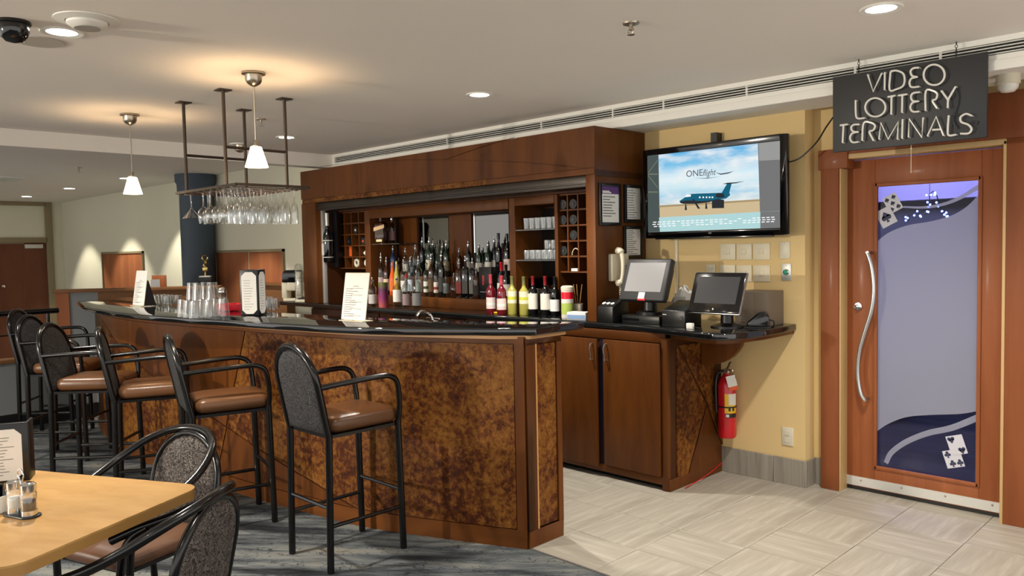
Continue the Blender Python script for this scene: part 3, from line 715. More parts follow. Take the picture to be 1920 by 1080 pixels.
# ================================================================ back bar display cabinet
YF = 4.215; X0, X1 = -7.21, -3.391; OX0, OX1 = -6.95, -3.472; ZT_ = 2.37; ZO = 2.045
cb = empty('back_bar_cabinet', (-5.3, YF, ZW), 0, 'tall cherry back bar cabinet with an arched header over the bottles', 'cabinet')
def B(mb, name, mat, **kw): return mb.xf(Matrix.Translation((5.3, -YF, -ZW))).build(name, mat, cb, **kw)
B(MB().box(X0, OX0, YF, WY-.001, ZW, 2.045), 'side_pilaster', M_wood, bevel=.003)
B(MB().box(OX1, X1, YF, WY-.001, ZW, 2.045), 'side_pilaster', M_wood, bevel=.003)
B(MB().box(X0, X1, YF+.012, WY-.001, 2.046, ZT_).box(OX0, OX1, YF+.2, WY-.001, 2.0, 2.046), 'header_box', M_wood)
def hp_(px, py): p = at(px, py, 'y', YF); return (p.x, p.z)
arcp = [hp_(*q) for q in ((600, 313), (677, 304.4), (772, 300), (843, 300), (949, 303), (1038, 309), (1114, 316.5))]
ar = [(v.x, v.y) for v in spline([(a, b, 0) for a, b in arcp], 5)]
# lower field under the arch
low = [(X0, 2.085), (X1, 2.085), (X1, ar[-1][1]-.006)]+[(a, b-.006) for a, b in ar[::-1][1:]]+[(X0, ZT_)]
def hdr_strip(A, Bt, name, mat):
    """header field between an upper and a lower edge, both sampled over x"""
    n = 40; mb = MB(); xs = [A[0][0]+(A[-1][0]-A[0][0])*i/n for i in range(n+1)]
    def iv(P, x):
        if x <= P[0][0]: return P[0][1]
        for (x0, z0), (x1, z1) in zip(P, P[1:]):
            if x0-1e-6 <= x <= x1+1e-6: return z0+(z1-z0)*(x-x0)/max(1e-9, x1-x0)
        return P[-1][1]
    vs = []; fs = []
    for x in xs:
        a, b = iv(A, x), iv(Bt, x); a = max(a, b+.001)
        vs += [(x, YF, b), (x, YF, a), (x, YF+.012, a), (x, YF+.012, b)]
    for i in range(n):
        for j in range(4): fs.append((i*4+j, i*4+(j+1) % 4, (i+1)*4+(j+1) % 4, (i+1)*4+j))
    fs += [(0, 1, 2, 3)[::-1], tuple(n*4+j for j in range(4))]
    B(mb.add(vs, fs), name, mat, angle=30)
ax0 = ar[0][0]
hdr_strip([(X0, ZT_)]+[(ax0-.01, ZT_)]+[(a, min(ZT_, b-.004)) for a, b in ar]+[(X1, ar[-1][1]-.004)], [(X0, 2.09), (X1, 2.09)], 'arched_lower_panel', M_wood)
dj = [hp_(836, 299), hp_(914, 272.6), hp_(967, 258)]
zt = lambda x: ZT_
jl = [(v.x, v.y) for v in spline([(a, b, 0) for a, b in dj], 5)]
left_up = [(ax0, ZT_), (jl[-1][0]-.02, ZT_)]
lowedge_left = [(a, b+.004) for a, b in ar if a < jl[0][0]]+[(a-.006, b+.003) for a, b in jl]
hdr_strip(left_up, [(ax0, lowedge_left[0][1])]+lowedge_left, 'upper_left_panel', M_wood)
up_r = [(jl[0][0]+.01, jl[0][1])]+[(a+.006, b-.003) for a, b in jl[1:]]+[(jl[-1][0]+.01, ZT_), (X1, ZT_)]
hdr_strip(up_r, [(a, b+.004) for a, b in ar if a > jl[0][0]-.05]+[(X1, ar[-1][1]+.004)], 'upper_right_panel', M_wood)
xm = hp_(912, 340)[0]
B(MB().box(X0+.03, xm, YF-.006, YF+.012, ZO, 2.088), 'copper_strip', M_copper_s, bevel=.002, seg=1)
B(MB().box(xm, X1+.002, YF-.006, YF+.012, ZO, 2.088), 'pale_cherry_strip', M_wood_h, bevel=.002, seg=1)
B(MB().box(X1, X1+.006, YF, WY-.001, 2.035, 2.075), 'side_band', M_wood_d)
B(MB().box(OX0, OX1, YF+.02, YF+.2, 1.965, ZO).box(OX0, OX1, YF+.008, YF+.022, 1.985, 2.0), 'shutter_housing', M_bronze, bevel=.004)
B(MB().box(OX0, OX0+.03, YF+.06, YF+.1, ZW, 1.965), 'shutter_track', M_alu, bevel=.002)
YI = 4.45
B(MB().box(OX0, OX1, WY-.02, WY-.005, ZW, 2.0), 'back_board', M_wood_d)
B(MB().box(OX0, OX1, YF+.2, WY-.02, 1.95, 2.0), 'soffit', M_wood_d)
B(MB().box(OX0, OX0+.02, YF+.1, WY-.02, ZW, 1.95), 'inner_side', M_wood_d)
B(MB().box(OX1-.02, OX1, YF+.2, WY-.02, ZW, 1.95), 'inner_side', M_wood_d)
def ix(px, y=YI): return at(px, 450, 'y', y).x
def divider(pxa, pxb, y0=YI, z0=ZW, z1=1.95, mat=M_wood): B(MB().box(ix(pxa), ix(pxb), y0, WY-.02, z0, z1), 'divider', mat, bevel=.002, seg=1)
divider(684, 694);  divider(955, 966); divider(1040, 1046)
B(MB().box(ix(694), ix(955), YI-.01, WY-.02, 1.865, 1.95), 'pelmet', M_wood_h, bevel=.002)
B(MB().box(ix(966), ix(1040), YI-.005, WY-.02, 1.885, 1.95), 'pelmet', M_wood_h, bevel=.002)
# mirrors at the back with a bright joint
for a, b, j in ((694, 748, 727), (782, 842, 793), (884, 955, 890), (966, 1042, 1002)):
    x0, x1 = ix(a, 4.77), ix(b, 4.77)
    m = B(MB().box(x0, x1, 4.765, 4.775, 1.25, 1.87), 'mirror_panel', M_mirror)
    xj = ix(j, 4.76); MB().box(xj-.006, xj+.006, -.008, 0, 0, .62).xf(Matrix.Translation((5.3, 4.765-YF, 1.25-ZW))).build('joint_strip', M_chrome, m)
for a, b in ((748, 782), (842, 884)): B(MB().box(ix(a, 4.745), ix(b, 4.745), 4.745, WY-.02, 1.31, 1.87), 'rear_panel', M_wood, bevel=.002, seg=1)
# bottle steps
B(MB().box(ix(694), ix(966), YI+.03, WY-.02, ZW, 1.13), 'bottle_step', M_wood_h, bevel=.002)
B(MB().box(ix(694), ix(966), YI+.14, WY-.02, 1.13, 1.31), 'bottle_step', M_wood_h, bevel=.002)
# glass shelves
SH = []
for a, b, py in ((697, 748, 457), (967, 1041, 430), (967, 1041, 487)):
    z = at((a+b)/2, py, 'y', YI+.05).z
    B(MB().box(ix(a), ix(b), YI, 4.76, z-.008, z), 'glass_shelf', M_shelfglass); SH.append(z)
# wine pigeonholes
def pigeon(pxa, pxb, z0, z1, nx, nz, yf):
    x0, x1 = at(pxa, 450, 'y', yf).x, at(pxb, 450, 'y', yf).x
    B(MB().box(x0, x1, yf+.26, yf+.27, z0, z1), 'rack_back', M_black)
    for i in range(nx+1):
        x = x0+(x1-x0)*i/nx; B(MB().box(x-.006, x+.006, yf, yf+.26, z0, z1), 'rack_upright', M_wood)
    for j in range(nz+1):
        z = z0+(z1-z0)*j/nz; B(MB().box(x0, x1, yf+.003, yf+.26, z-.006, z+.006), 'rack_shelf', M_wood)
    return x0, x1
YR = 4.47
zl0 = at(660, 503, 'y', YR).z; zl1 = at(660, 388, 'y', YR).z
RL = pigeon(633, 687, zl0, min(1.945, zl1+.03), 4, 5, YR)
zr0 = at(1070, 510, 'y', YR).z; zr1 = 1.945
RR = pigeon(1046, 1104, zr0, zr1, 3, 5, YR)
# ================================================================ bar stools
def arch_path(hw, zlow, zstr, lean, y0, zf, n=12):
    """tube running up, over an arch and down again in a plane that leans back above height zf"""
    pts = [(-hw, zlow), (-hw, zf), (-hw, zstr)]+[(-hw*math.cos(PI*i/n), zstr+hw*.98*math.sin(PI*i/n)) for i in range(1, n)]+[(hw, zstr), (hw, zf), (hw, zlow)]
    return [Vector((x, y0-max(0, z-zf)*lean, z)) for x, z in pts]
def pad_mesh(hw, z0, zstr, lean, y0, zf, thick, n=14, bow=.0):
    """upholstered arched back: a slab with puffed faces following the leaning plane"""
    out = [(-hw, z0), (hw, z0), (hw, zstr)]+[(hw*math.cos(PI*i/n), zstr+hw*.98*math.sin(PI*i/n)) for i in range(1, n)]+[(-hw, zstr)]
    cx, cz = 0, (z0+zstr+hw)/2
    mb = MB(); rings = ((1, 0), (.985, .45), (.93, .8), (.75, 1), (.35, 1.12)); m = len(out); vs = []
    for sgn in (1, -1):
        for sc, th in rings:
            for x, z in out:
                xx = cx+(x-cx)*sc; zz = cz+(z-cz)*sc
                vs.append((xx, y0-max(0, zz-zf)*lean+sgn*thick*th+bow*(1-(xx/hw)**2)*0, zz))
    R = len(rings); fs = []
    for r in range(R-1):
        for i in range(m):
            fs.append((r*m+i, r*m+(i+1) % m, (r+1)*m+(i+1) % m, (r+1)*m+i)[::-1])
            o = R*m; fs.append((o+r*m+i, o+r*m+(i+1) % m, o+(r+1)*m+(i+1) % m, o+(r+1)*m+i))
    fs.append(tuple((R-1)*m+i for i in range(m))[::-1]); fs.append(tuple(R*m+(R-1)*m+i for i in range(m)))
    for i in range(m): fs.append((i, (i+1) % m, R*m+(i+1) % m, R*m+i))
    return mb.add(vs, fs)
def cushion(hx, y0, y1, z0, z1, r, puff):
    """seat pad: rounded outline, soft edges, domed top"""
    out = rrect(-hx, hx, y0, y1, r, 6); m = len(out); cy = (y0+y1)/2; vs = []; fs = []
    prof = ((.93, z0), (.985, z0+(z1-z0)*.2), (1, z0+(z1-z0)*.5), (.985, z0+(z1-z0)*.8), (.93, z1), (.7, z1+puff*.7), (.35, z1+puff))
    for sc, z in prof:
        for x, y in out: vs.append((x*sc, cy+(y-cy)*sc, z))
    for r_ in range(len(prof)-1):
        for i in range(m): fs.append((r_*m+i, r_*m+(i+1) % m, (r_+1)*m+(i+1) % m, (r_+1)*m+i))
    fs += [tuple(range(m))[::-1], tuple((len(prof)-1)*m+i for i in range(m))]
    return MB().add(vs, fs)
def make_stool():
    s = empty('bar_stool', (0, 0, 0), 0, 'x', 'stool', 'tall bar stools along the bar')
    hw, yb, yf, rt = .182, -.205, .205, .0175
    for sx_ in (-1, 1):
        MB().tube([(sx_*hw, yb-.012, .004), (sx_*hw, yb, .66)], rt, 10).build('leg', M_blackmetal, s)
        MB().tube([(sx_*(hw+.006), yf+.012, .004), (sx_*hw, yf, .68)], rt, 10).build('leg', M_blackmetal, s)
        MB().tube(spline([(sx_*hw, yf, .66), (sx_*(hw+.012), yf+.004, .76), (sx_*(hw+.02), yf-.012, .875), (sx_*(hw+.022), yf-.055, .915), (sx_*(hw+.02), yf-.13, .922), (sx_*(hw+.01), -.08, .915), (sx_*hw, yb-.055, .905)], 6), .0145, 10).build('armrest', M_blackmetal, s)
        MB().tube([(sx_*hw, yb-.008, .225), (sx_*(hw+.003), yf+.008, .225)], .0105, 8).build('side_rung', M_blackmetal, s)
    MB().tube([(-hw, yf+.006, .315), (hw, yf+.006, .315)], .0105, 8).build('foot_rest', M_blackmetal, s)
    MB().tube([(-hw, yb-.006, .315), (hw, yb-.006, .315)], .0105, 8).build('back_rung', M_blackmetal, s)
    MB().tube(arch_path(hw, .655, .92, .2, yb, .66, 14), rt, 10).build('back_frame', M_blackmetal, s)
    pad_mesh(hw-.012, .668, .92, .2, yb, .66, .0135).build('backrest', M_fabric_stool, s, angle=60)
    cushion(.178, yb+.02, yf+.02, .672, .745, .05, .016).build('seat', M_vinyl, s, angle=70)
    MB().box(-hw, hw, yb, yf, .652, .668).build('seat_frame', M_blackmetal, s)
    return s
stool = make_stool()
STOOLS = [((575, 632), 0, 'bar stool nearest the camera, before the big copper panel of the bar'),
          ((316, 622), -14, 'second bar stool along the bar from the camera, behind the round-backed dining chairs'),
          ((188, 607), -23, 'third bar stool along the bar from the camera'),
          ((90, 597), -42, 'fourth bar stool along the bar from the camera'),
          ((58, 588), -44, 'fifth bar stool, half hidden behind the fourth near the far bar end'),
          ((34, 578), -40, 'farthest bar stool, leftmost, near the low grey wall')]
for i, ((px, py), a, lab) in enumerate(STOOLS):
    o = stool if i == 0 else copy_tree(stool)
    t_ = at(px, py, 'z', (1.112, 1.112, 1.112, 1.14, 1.07, 1.09)[i])
    loc = Vector((-3.532, 2.275, 0)) if i == 0 else Vector((t_.x-math.sin(rad(a))*.293, t_.y+math.cos(rad(a))*.293, 0))
    def clear(p):
        # the front legs, arms and seat stay in front of the bar's face, the back legs clear of the low wall
        for lx, ly in ((-.225, .24), (-.2, .26), (0, .26), (.2, .26), (.225, .24), (-.21, -.24), (.21, -.24)):
            x = p.x+lx*math.cos(rad(a))-ly*math.sin(rad(a)); y = p.y+lx*math.sin(rad(a))+ly*math.cos(rad(a))
            if y > ybar(x)-.022 or x < LX+.04: return False
        return True
    while not clear(loc): loc -= Vector((loc.x, loc.y, 0)).normalized()*.01
    o.location = loc; o.rotation_euler = (0, 0, rad(a)); o['label'] = lab

# ================================================================ dining table and its chairs
TZ = .74
TC = Vector((-2.715, 1.165)); ua = rad(207); U = Vector((math.cos(ua), math.sin(ua))); V = Vector((math.cos(ua+PI/2), math.sin(ua+PI/2)))
TW, TL = .76, 1.25
ctr = TC+U*TL/2+V*TW/2
tb = empty('dining_table', (ctr.x, ctr.y, 0), ua, 'maple laminate dining table with rounded corners in the left foreground', 'table')
MB().prism(rrect(-TL/2, TL/2, -TW/2, TW/2, .07, 8), TZ-.006, TZ).build('table_top', M_table, tb)
MB().prism(rrect(-TL/2, TL/2, -TW/2, TW/2, .07, 8), TZ-.036, TZ-.006).build('edge_band', M_edge, tb)
MB().box(-.04, .04, -.04, .04, .03, TZ-.05).build('pedestal', M_blackmetal, tb, bevel=.006)
MB().box(-.32, .32, -.25, .25, TZ-.05, TZ-.037).build('mounting_plate', M_blackmetal, tb)
MB().box(-.35, .35, -.03, .03, 0, .03).box(-.03, .03, -.3, .3, 0, .03).build('cross_foot', M_blackmetal, tb)
def make_chair():
    s = empty('dining_chair', (0, 0, 0), 0, 'x', 'chair', 'round-backed dining chairs at the maple table')
    hw, yb, rt = .205, -.23, .0155
    for sx_ in (-1, 1):
        MB().tube([(sx_*hw, yb-.03, .004), (sx_*hw, yb, .44)], rt, 10).build('leg', M_blackmetal, s)
        MB().tube(spline([(sx_*.225, .205, .004), (sx_*.225, .20, .3), (sx_*.235, .195, .50), (sx_*.25, .16, .585), (sx_*.262, .1, .625)], 6), rt, 10).build('leg', M_blackmetal, s)
    hoop = [(.245, .24, .575), (.262, .14, .618), (.272, 0, .668), (.262, -.13, .73), (.205, -.25, .80), (.11, -.315, .838), (0, -.333, .85)]
    MB().tube(spline([Vector(p) for p in hoop]+[Vector((-a, b, c)) for a, b, c in hoop[::-1][1:]], 6), .0175, 12).build('arm_hoop', M_blackmetal, s)
    MB().tube(arch_path(hw, .43, .63, .22, yb, .44, 14), rt, 10).build('back_frame', M_blackmetal, s)
    pad_mesh(hw-.01, .42, .63, .22, yb, .44, .016).build('backrest', M_fabric, s, angle=60)
    cushion(.215, -.21, .22, .405, .462, .07, .02).build('seat', M_vinyl_d, s, angle=70)
    MB().box(-.2, .2, -.2, .19, .39, .404).build('seat_frame', M_blackmetal, s)
    MB().tube([(-.22, .2, .2), (.22, .2, .2)], .008, 8).build('front_rung', M_blackmetal, s)
    return s
chair = make_chair()
def place_chair(o, px, py, z, face, lab):
    """seat centre set so that the top of the back falls where the photo shows it"""
    t_ = at(px, py, 'z', z); f = Vector((math.cos(rad(face)), math.sin(rad(face))))
    o.scale = (.94, .94, .94)
    o.location = (t_.x+f.x*.296, t_.y+f.y*.296, 0); o.rotation_euler = (0, 0, rad(face)-PI/2); o['label'] = lab
place_chair(chair, 358, 810, .785, 288, 'round-backed dining chair facing the camera across the table corner')
ch2 = copy_tree(chair)
place_chair(ch2, 404, 930, .785, 218, 'round-backed dining chair seen from behind in the left foreground')

# ---- things on the dining table
def menu_paper(hw, h, cut):
    return [(-hw+cut, 0), (hw-cut, 0), (hw, cut), (hw, h-cut), (hw-cut, h), (-hw+cut, h), (-hw, h-cut), (-hw, cut)]
def ink_lines(hw, z0, z1, n, y, jitter=.3):
    mb = MB(); 
    for i in range(n):
        z = z0+(z1-z0)*i/(n-1); a = hw*random.uniform(.5, .95)
        x0 = -hw*.92; mb.box(x0, x0+a*1.8, y-.0004, y, z-.0012, z+.0012)
    return mb
p = at(12, 905, 'z', TZ)
mt = empty('menu_stand', (p.x, p.y, TZ), rad(66), 'black folding menu stand with a clipped-corner white menu on the dining table', 'menu')
hM = .215
MB().box(-.075, .075, 0, .012, 0, hM).build('front_board', M_black, mt, bevel=.002)
MB().box(.068, .076, .012, .09, 0, hM).build('side_board', M_black, mt, bevel=.002)
pp = MB().prism(menu_paper(.062, hM-.03, .022), -.0012, 0, 'xz').build('menu_sheet', M_paper, mt, loc=(-.008, 0, .008))
ink_lines(.055, .02, hM-.06, 13, -.0014).build('printed_lines', M_ink, pp)
text('menu', .018, 'heading', M_ink, pp, (.01, -.0018, hM-.05), (PI/2, 0, 0)) if False else None
p = at(42, 966, 'z', TZ)
cd_ = empty('condiment_caddy', (p.x, p.y, TZ), rad(20), 'small black caddy with a looped wire handle on the dining table', 'caddy')
MB().prism(rrect(-.068, .068, -.032, .032, .03, 6), 0, .006).build('tray', M_black, cd_, bevel=.002)
MB().tube(spline([(0, 0, .005), (0, 0, .1), (-.014, 0, .13), (0, 0, .148), (.014, 0, .13), (.004, 0, .1)], 6), .0022, 6).build('wire_handle', M_chrome, cd_)
def shaker(px, lab, fill, dx):
    s = empty('shaker', (cd_.location.x+math.cos(rad(20))*dx, cd_.location.y+math.sin(rad(20))*dx, TZ+.0065), 0, lab, 'shaker')
    MB().lathe([(.022, 0), (.0235, .004), (.0235, .066), (.02, .073)], 14).build('glass_jar', M_glass, s)
    MB().lathe([(.02, .003), (.02, .048)], 12).build('contents', fill, s)
    MB().lathe([(.021, .073), (.0235, .075), (.0235, .096), (.018, .101), (.001, .102)], 14).build('cap', M_chrome, s)
    MB().lathe([(.024, .0), (.024, .016)], 14).build('base_ring', M_chrome, s)
M_salt = plain('salt', S(232, 230, 224), .9); M_pepper = plain('pepper', S(96, 82, 64), .9)
shaker(0, 'salt shaker with chrome cap in the small wire caddy', M_salt, -.034)
shaker(0, 'pepper shaker with chrome cap in the small wire caddy', M_pepper, .035)
p = at(2, 962, 'z', TZ)
cu_ = empty('sachet_pot', (p.x-.02, p.y-.01, TZ), 0, 'white pot full of sachets at the left edge of the dining table', 'pot')
MB().lathe([(.03, 0), (.034, .004), (.036, .055), (.033, .055), (.03, .006)], 18).build('pot', M_paper, cu_)
for i in range(7):
    a = random.uniform(0, 6.28); MB().obox((.014*math.cos(a), .014*math.sin(a), .065), (.03, .003, .045), (random.uniform(-.3, .3), random.uniform(-.4, .4), a)).build('sachet', M_blackgloss if i % 2 else M_paper, cu_)

# ================================================================ ceiling fittings
for i, (x, y, e) in enumerate(MAIN_LIGHTS):
    lab = ('recessed ceiling downlight beside the dome camera', 'recessed ceiling downlight above the tiled floor at top right', 'recessed ceiling downlight over the middle of the bar', 'small far recessed downlight behind the glass rack posts')[i]
    d = empty('downlight', (x, y, CZ), 0, lab, 'ceiling light', 'recessed downlights in the main ceiling')
    MB().lathe([(.062, 0), (.085, 0), (.088, -.004), (.084, -.008), (.062, -.005)], 28, cap=False).build('trim_ring', M_white, d)
    MB().lathe([(.0005, -.004), (.062, -.004)], 24, cap=False).build('lens', M_lens, d)
for i, (x, y) in enumerate(LOW_LIGHTS[:3]):
    lab = ('leftmost lit downlight above the far left door', 'middle one of the far wall downlights', 'far wall downlight just behind the left pendant lamp')[i]
    d = empty('downlight', (x, y, LZ), 0, lab, 'ceiling light', 'downlights along the far wall')
    MB().lathe([(.07, 0), (.09, 0), (.09, -.006), (.07, -.006)], 24, cap=False).build('trim_ring', M_white, d)
    MB().lathe([(.0005, -.005), (.07, -.005)], 24, cap=False).build('lens', M_lens, d)
p = at(163, 37, 'z', CZ)
d = empty('ceiling_speaker', (p.x, p.y, CZ), 0, 'round white recessed ceiling speaker right of the dome camera', 'speaker')
MB().lathe([(.125, 0), (.125, -.004), (.085, -.012), (.08, -.004)], 30, cap=False).build('flange', M_white, d)
MB().lathe([(.078, -.002), (.078, -.02), (.06, -.034), (.0005, -.037)], 26, cap=False).build('cone', M_white, d)
MB().lathe([(.05, -.0355), (.05, -.038), (.0005, -.0385)], 20, cap=False).build('grille', plain('grey_grille', S(160, 156, 148), .6), d)
p = at(25, 40, 'z', CZ)
d = empty('dome_camera', (p.x, p.y, CZ), 0, 'black dome security camera on the ceiling at top left', 'camera')
MB().lathe([(.064, 0), (.066, -.012), (.058, -.016)], 24).build('base_ring', M_black, d)
MB().lathe([(.058, -.014), (.058, -.04), (.05, -.066), (.032, -.084), (.0005, -.09)], 24, cap=False).build('dome', M_blackgloss, d)
p = at(75, 78, 'z', CZ)
d = MB().lathe([(.0005, -.004), (.1, -.004), (.104, 0)], 28, cap=False).build('cover_plate', plain('cover_plate_paint', S(186, 178, 168), .8), loc=(p.x, p.y, CZ))
tag(d, 'flat round grey cover plate on the ceiling below the dome camera', 'ceiling plate')
def sprinkler(px, py, z, lab):
    p = at(px, py, 'z', z); s = empty('sprinkler', (p.x, p.y, z), 0, lab, 'sprinkler')
    MB().lathe([(.038, 0), (.036, -.006), (.012, -.009)], 18).build('escutcheon', M_nickel, s)
    MB().lathe([(.009, -.008), (.009, -.03), (.005, -.034)], 10).build('body', M_nickel, s)
    MB().tube(spline([(-.012, 0, -.026), (-.014, 0, -.04), (0, 0, -.05), (.014, 0, -.04), (.012, 0, -.026)], 4), .0025, 6).build('yoke', M_nickel, s)
    MB().lathe([(.017, -.05), (.017, -.053)], 12).build('deflector', M_nickel, s)
sprinkler(1183, 43, CZ, 'brass sprinkler head on the ceiling near the top centre')
sprinkler(489, 223, CZ, 'sprinkler head on the ceiling behind the glass rack posts')
sprinkler(147, 314, LZ, 'tiny sprinkler head on the far lower ceiling')
p = at(14, 335, 'z', LZ)
d = empty('air_grille', (p.x, p.y, LZ), 0, 'square air grille on the far ceiling at the left edge', 'air vent')
MB().box(-.3, .3, -.15, .15, -.012, 0).build('frame', M_white, d, bevel=.003)
for i in range(7): MB().box(-.26, .26, -.12+i*.036, -.105+i*.036, -.018, -.012).build('slat', M_vent, d)
# pendant lamps
def pendant(x, y, zt, zb, lab, watts):
    d = empty('pendant_lamp', (x, y, CZ), 0, lab, 'pendant lamp', 'small pendant lamps over the bar')
    MB().lathe([(.062, 0), (.064, -.01), (.045, -.014), (.044, -.045), (.034, -.062), (.012, -.075), (.006, -.078)], 24).build('ceiling_cup', M_nickel, d)
    MB().tube([(0, 0, -.07), (0, 0, zt-CZ+.02)], .004, 8).build('stem', M_nickel, d)
    MB().lathe([(.006, zt-CZ+.04), (.011, zt-CZ+.034), (.011, zt-CZ+.006)], 12).build('socket', M_nickel, d)
    MB().lathe([(.029, zt-CZ), (.062, zb-CZ), (.059, zb-CZ), (.027, zt-CZ-.003)], 24, cap=False).build('shade', M_shade, d)
    MB().sphere((0, 0, zt-CZ-.006), .01, 10, 7).build('bulb', M_lens, d)
    for a in (0, 2.1, 4.2): MB().tube([(.008*math.cos(a), .008*math.sin(a), zt-CZ+.012), (.0285*math.cos(a), .0285*math.sin(a), zt-CZ)], .0015, 5).build('shade_arm', M_nickel, d)
    point('pendant_bulb_light', (x, y, zt-.024), watts, (1, .64, .33), .012)
pendant(-4.073, 2.114, 2.135, 2.025, 'pendant lamp with a glowing cone shade nearest the camera', 11)
pendant(-5.803, 2.074, 2.10, 1.985, 'second glowing cone pendant lamp, left of the glass rack', 9)
zb3 = height_at(-6.78, 3.366, 300)
pendant(-7.6, 3.366, zb3+.11, zb3, 'third pendant lamp, hidden behind the glass rack posts', 4) if False else None

# ================================================================ glass rack
RZ = 1.955
rk = empty('glass_rack', (-4.9, 2.39, RZ), 0, 'dark bronze ceiling-hung glass rack on four posts above the bar', 'glass rack')
RO = Vector((4.9, -2.39, -RZ))
posts = [(-4.608, 2.191), (-5.144, 2.175), (-5.165, 2.6), (-4.634, 2.611)]
for x, y in posts:
    MB().tube([Vector((x, y, RZ))+RO, Vector((x, y, CZ-.004))+RO], .011, 8).build('post', M_rackmetal, rk)
    MB().box(x+4.9-.04, x+4.9+.04, y-2.39-.04, y-2.39+.04, CZ-.008-RZ, CZ-RZ).build('ceiling_plate', M_rackmetal, rk, bevel=.002)
ztb = height_at(-4.608, 2.191, 276); 
for a, b in ((0, 3), (1, 2)):
    z = height_at(posts[a][0], posts[a][1], (275, 0)[0] if a == 0 else 291)
    MB().tube([Vector((*posts[a], z))+RO, Vector((*posts[b], z))+RO], .009, 8).build('cross_bar', M_rackmetal, rk)
RX0, RX1, RY0, RY1 = -5.22, -4.37, 2.14, 2.61
for y in (RY0, RY1): MB().box(RX0+4.9, RX1+4.9, y-2.39-.009, y-2.39+.009, -.008, .008).build('frame_bar', M_rackmetal, rk)
for x in (RX0, RX1): MB().box(x+4.9-.009, x+4.9+.009, RY0-2.39, RY1-2.39, -.008, .008).build('frame_bar', M_rackmetal, rk)
NR = 8
for i in range(NR+1):
    x = RX0+(RX1-RX0)*(i+.5)/(NR+1)
    MB().box(x+4.9-.009, x+4.9+.009, RY0-2.39, RY1-2.39, -.0125, -.008).build('glass_rail', M_rackmetal, rk)
def wine_glass(kind):
    """profile of a stemmed glass hanging by its foot: z = 0 at the foot, the bowl below"""
    if kind == 'wine': P = [(.041, 0), (.04, -.003), (.006, -.009), (.004, -.02), (.004, -.085), (.012, -.098), (.03, -.115), (.038, -.14), (.036, -.175), (.031, -.2)]
    elif kind == 'flute': P = [(.041, 0), (.04, -.003), (.005, -.008), (.004, -.07), (.012, -.085), (.02, -.11), (.024, -.15), (.022, -.215)]
    else: P = [(.041, 0), (.04, -.003), (.006, -.008), (.004, -.015), (.004, -.09), (.008, -.1), (.06, -.16)]
    return P
GM = {kd: MB().lathe(wine_glass(kd), 14, cap=False).mesh('stemmed_glass', M_glass) for kd in ('wine', 'flute', 'martini')}
gl = {'wine': ('clear wine glass hanging upside down from the ceiling rack', 'hanging wine glasses'), 'flute': ('slim tall glass hanging upside down at the near end of the rack', 'hanging flutes'), 'martini': ('wide cone-shaped cocktail glass hanging upside down at the left end of the rack', 'hanging cocktail glasses')}
for i in range(NR):
    x = RX0+(RX1-RX0)*(i+1)/(NR+1)
    kd = 'martini' if i == 0 else ('flute' if i >= NR-2 else 'wine')
    nn = 4 if kd == 'martini' else 6
    for j in range(nn):
        y = RY0+.05+(RY1-RY0-.1)*j/(nn-1)
        if random.random() < .12: continue
        o = bpy.data.objects.new('stemmed_glass', GM[kd]); COL.objects.link(o); o.location = (x+random.uniform(-.006, .006), y, RZ-.0081)
        o.rotation_euler = (random.uniform(-.03, .03), random.uniform(-.03, .03), 0); tag(o, gl[kd][0], 'glass', gl[kd][1])
# ================================================================ television
TY = 4.655
tv = empty('television', (-2.765, TY, 1.9), 0, 'wall-mounted flat television showing a parked blue jet', 'television')
TO = Vector((2.765, -TY, -1.9))
def tvp(px, py, y): p = at(px, py, 'y', TY)+TO; return (p.x, y, p.z)
bx0, bz1 = tvp(1205, 282, 0)[0], tvp(1340, 266.5, 0)[2]; bx1, bz0 = tvp(1477, 345, 0)[0], tvp(1340, 443, 0)[2]
sx0, sz1 = tvp(1214, 360, 0)[0], tvp(1340, 278, 0)[2]; sx1, sz0 = tvp(1462.5, 345, 0)[0], tvp(1340, 431, 0)[2]
MB().box(bx0, sx0, 0, .03, bz0, bz1).box(sx1, bx1, 0, .03, bz0, bz1).box(sx0, sx1, 0, .03, bz0, sz0).box(sx0, sx1, 0, .03, sz1, bz1).build('bezel', M_blackgloss, tv, bevel=.004)
MB().box(bx0+.02, bx1-.02, .03, .075, bz0+.02, bz1-.02).build('housing', M_black, tv, bevel=.008)
MB().box(bx0+.1, bx1-.1, -.004, .03, bz0-.012, bz0).build('lower_lip', M_blackgloss, tv, bevel=.003)
MB().box(-.12, .12, .075, .144, -.12, .12).build('wall_mount', M_black, tv)
MB().box(-.045, .0, .076, .144, bz1-.05, bz1+.075).build('mount_post', M_black, tv)
def screenmat(name, col, st=.72):
    m = bpy.data.materials.new(name); m.use_nodes = True; nt = m.node_tree; nt.nodes.remove(nt.nodes['Principled BSDF'])
    e = nt.nodes.new('ShaderNodeEmission'); e.inputs[0].default_value = col; e.inputs[1].default_value = st
    nt.links.new(e.outputs[0], nt.nodes['Material Output'].inputs[0]); return m
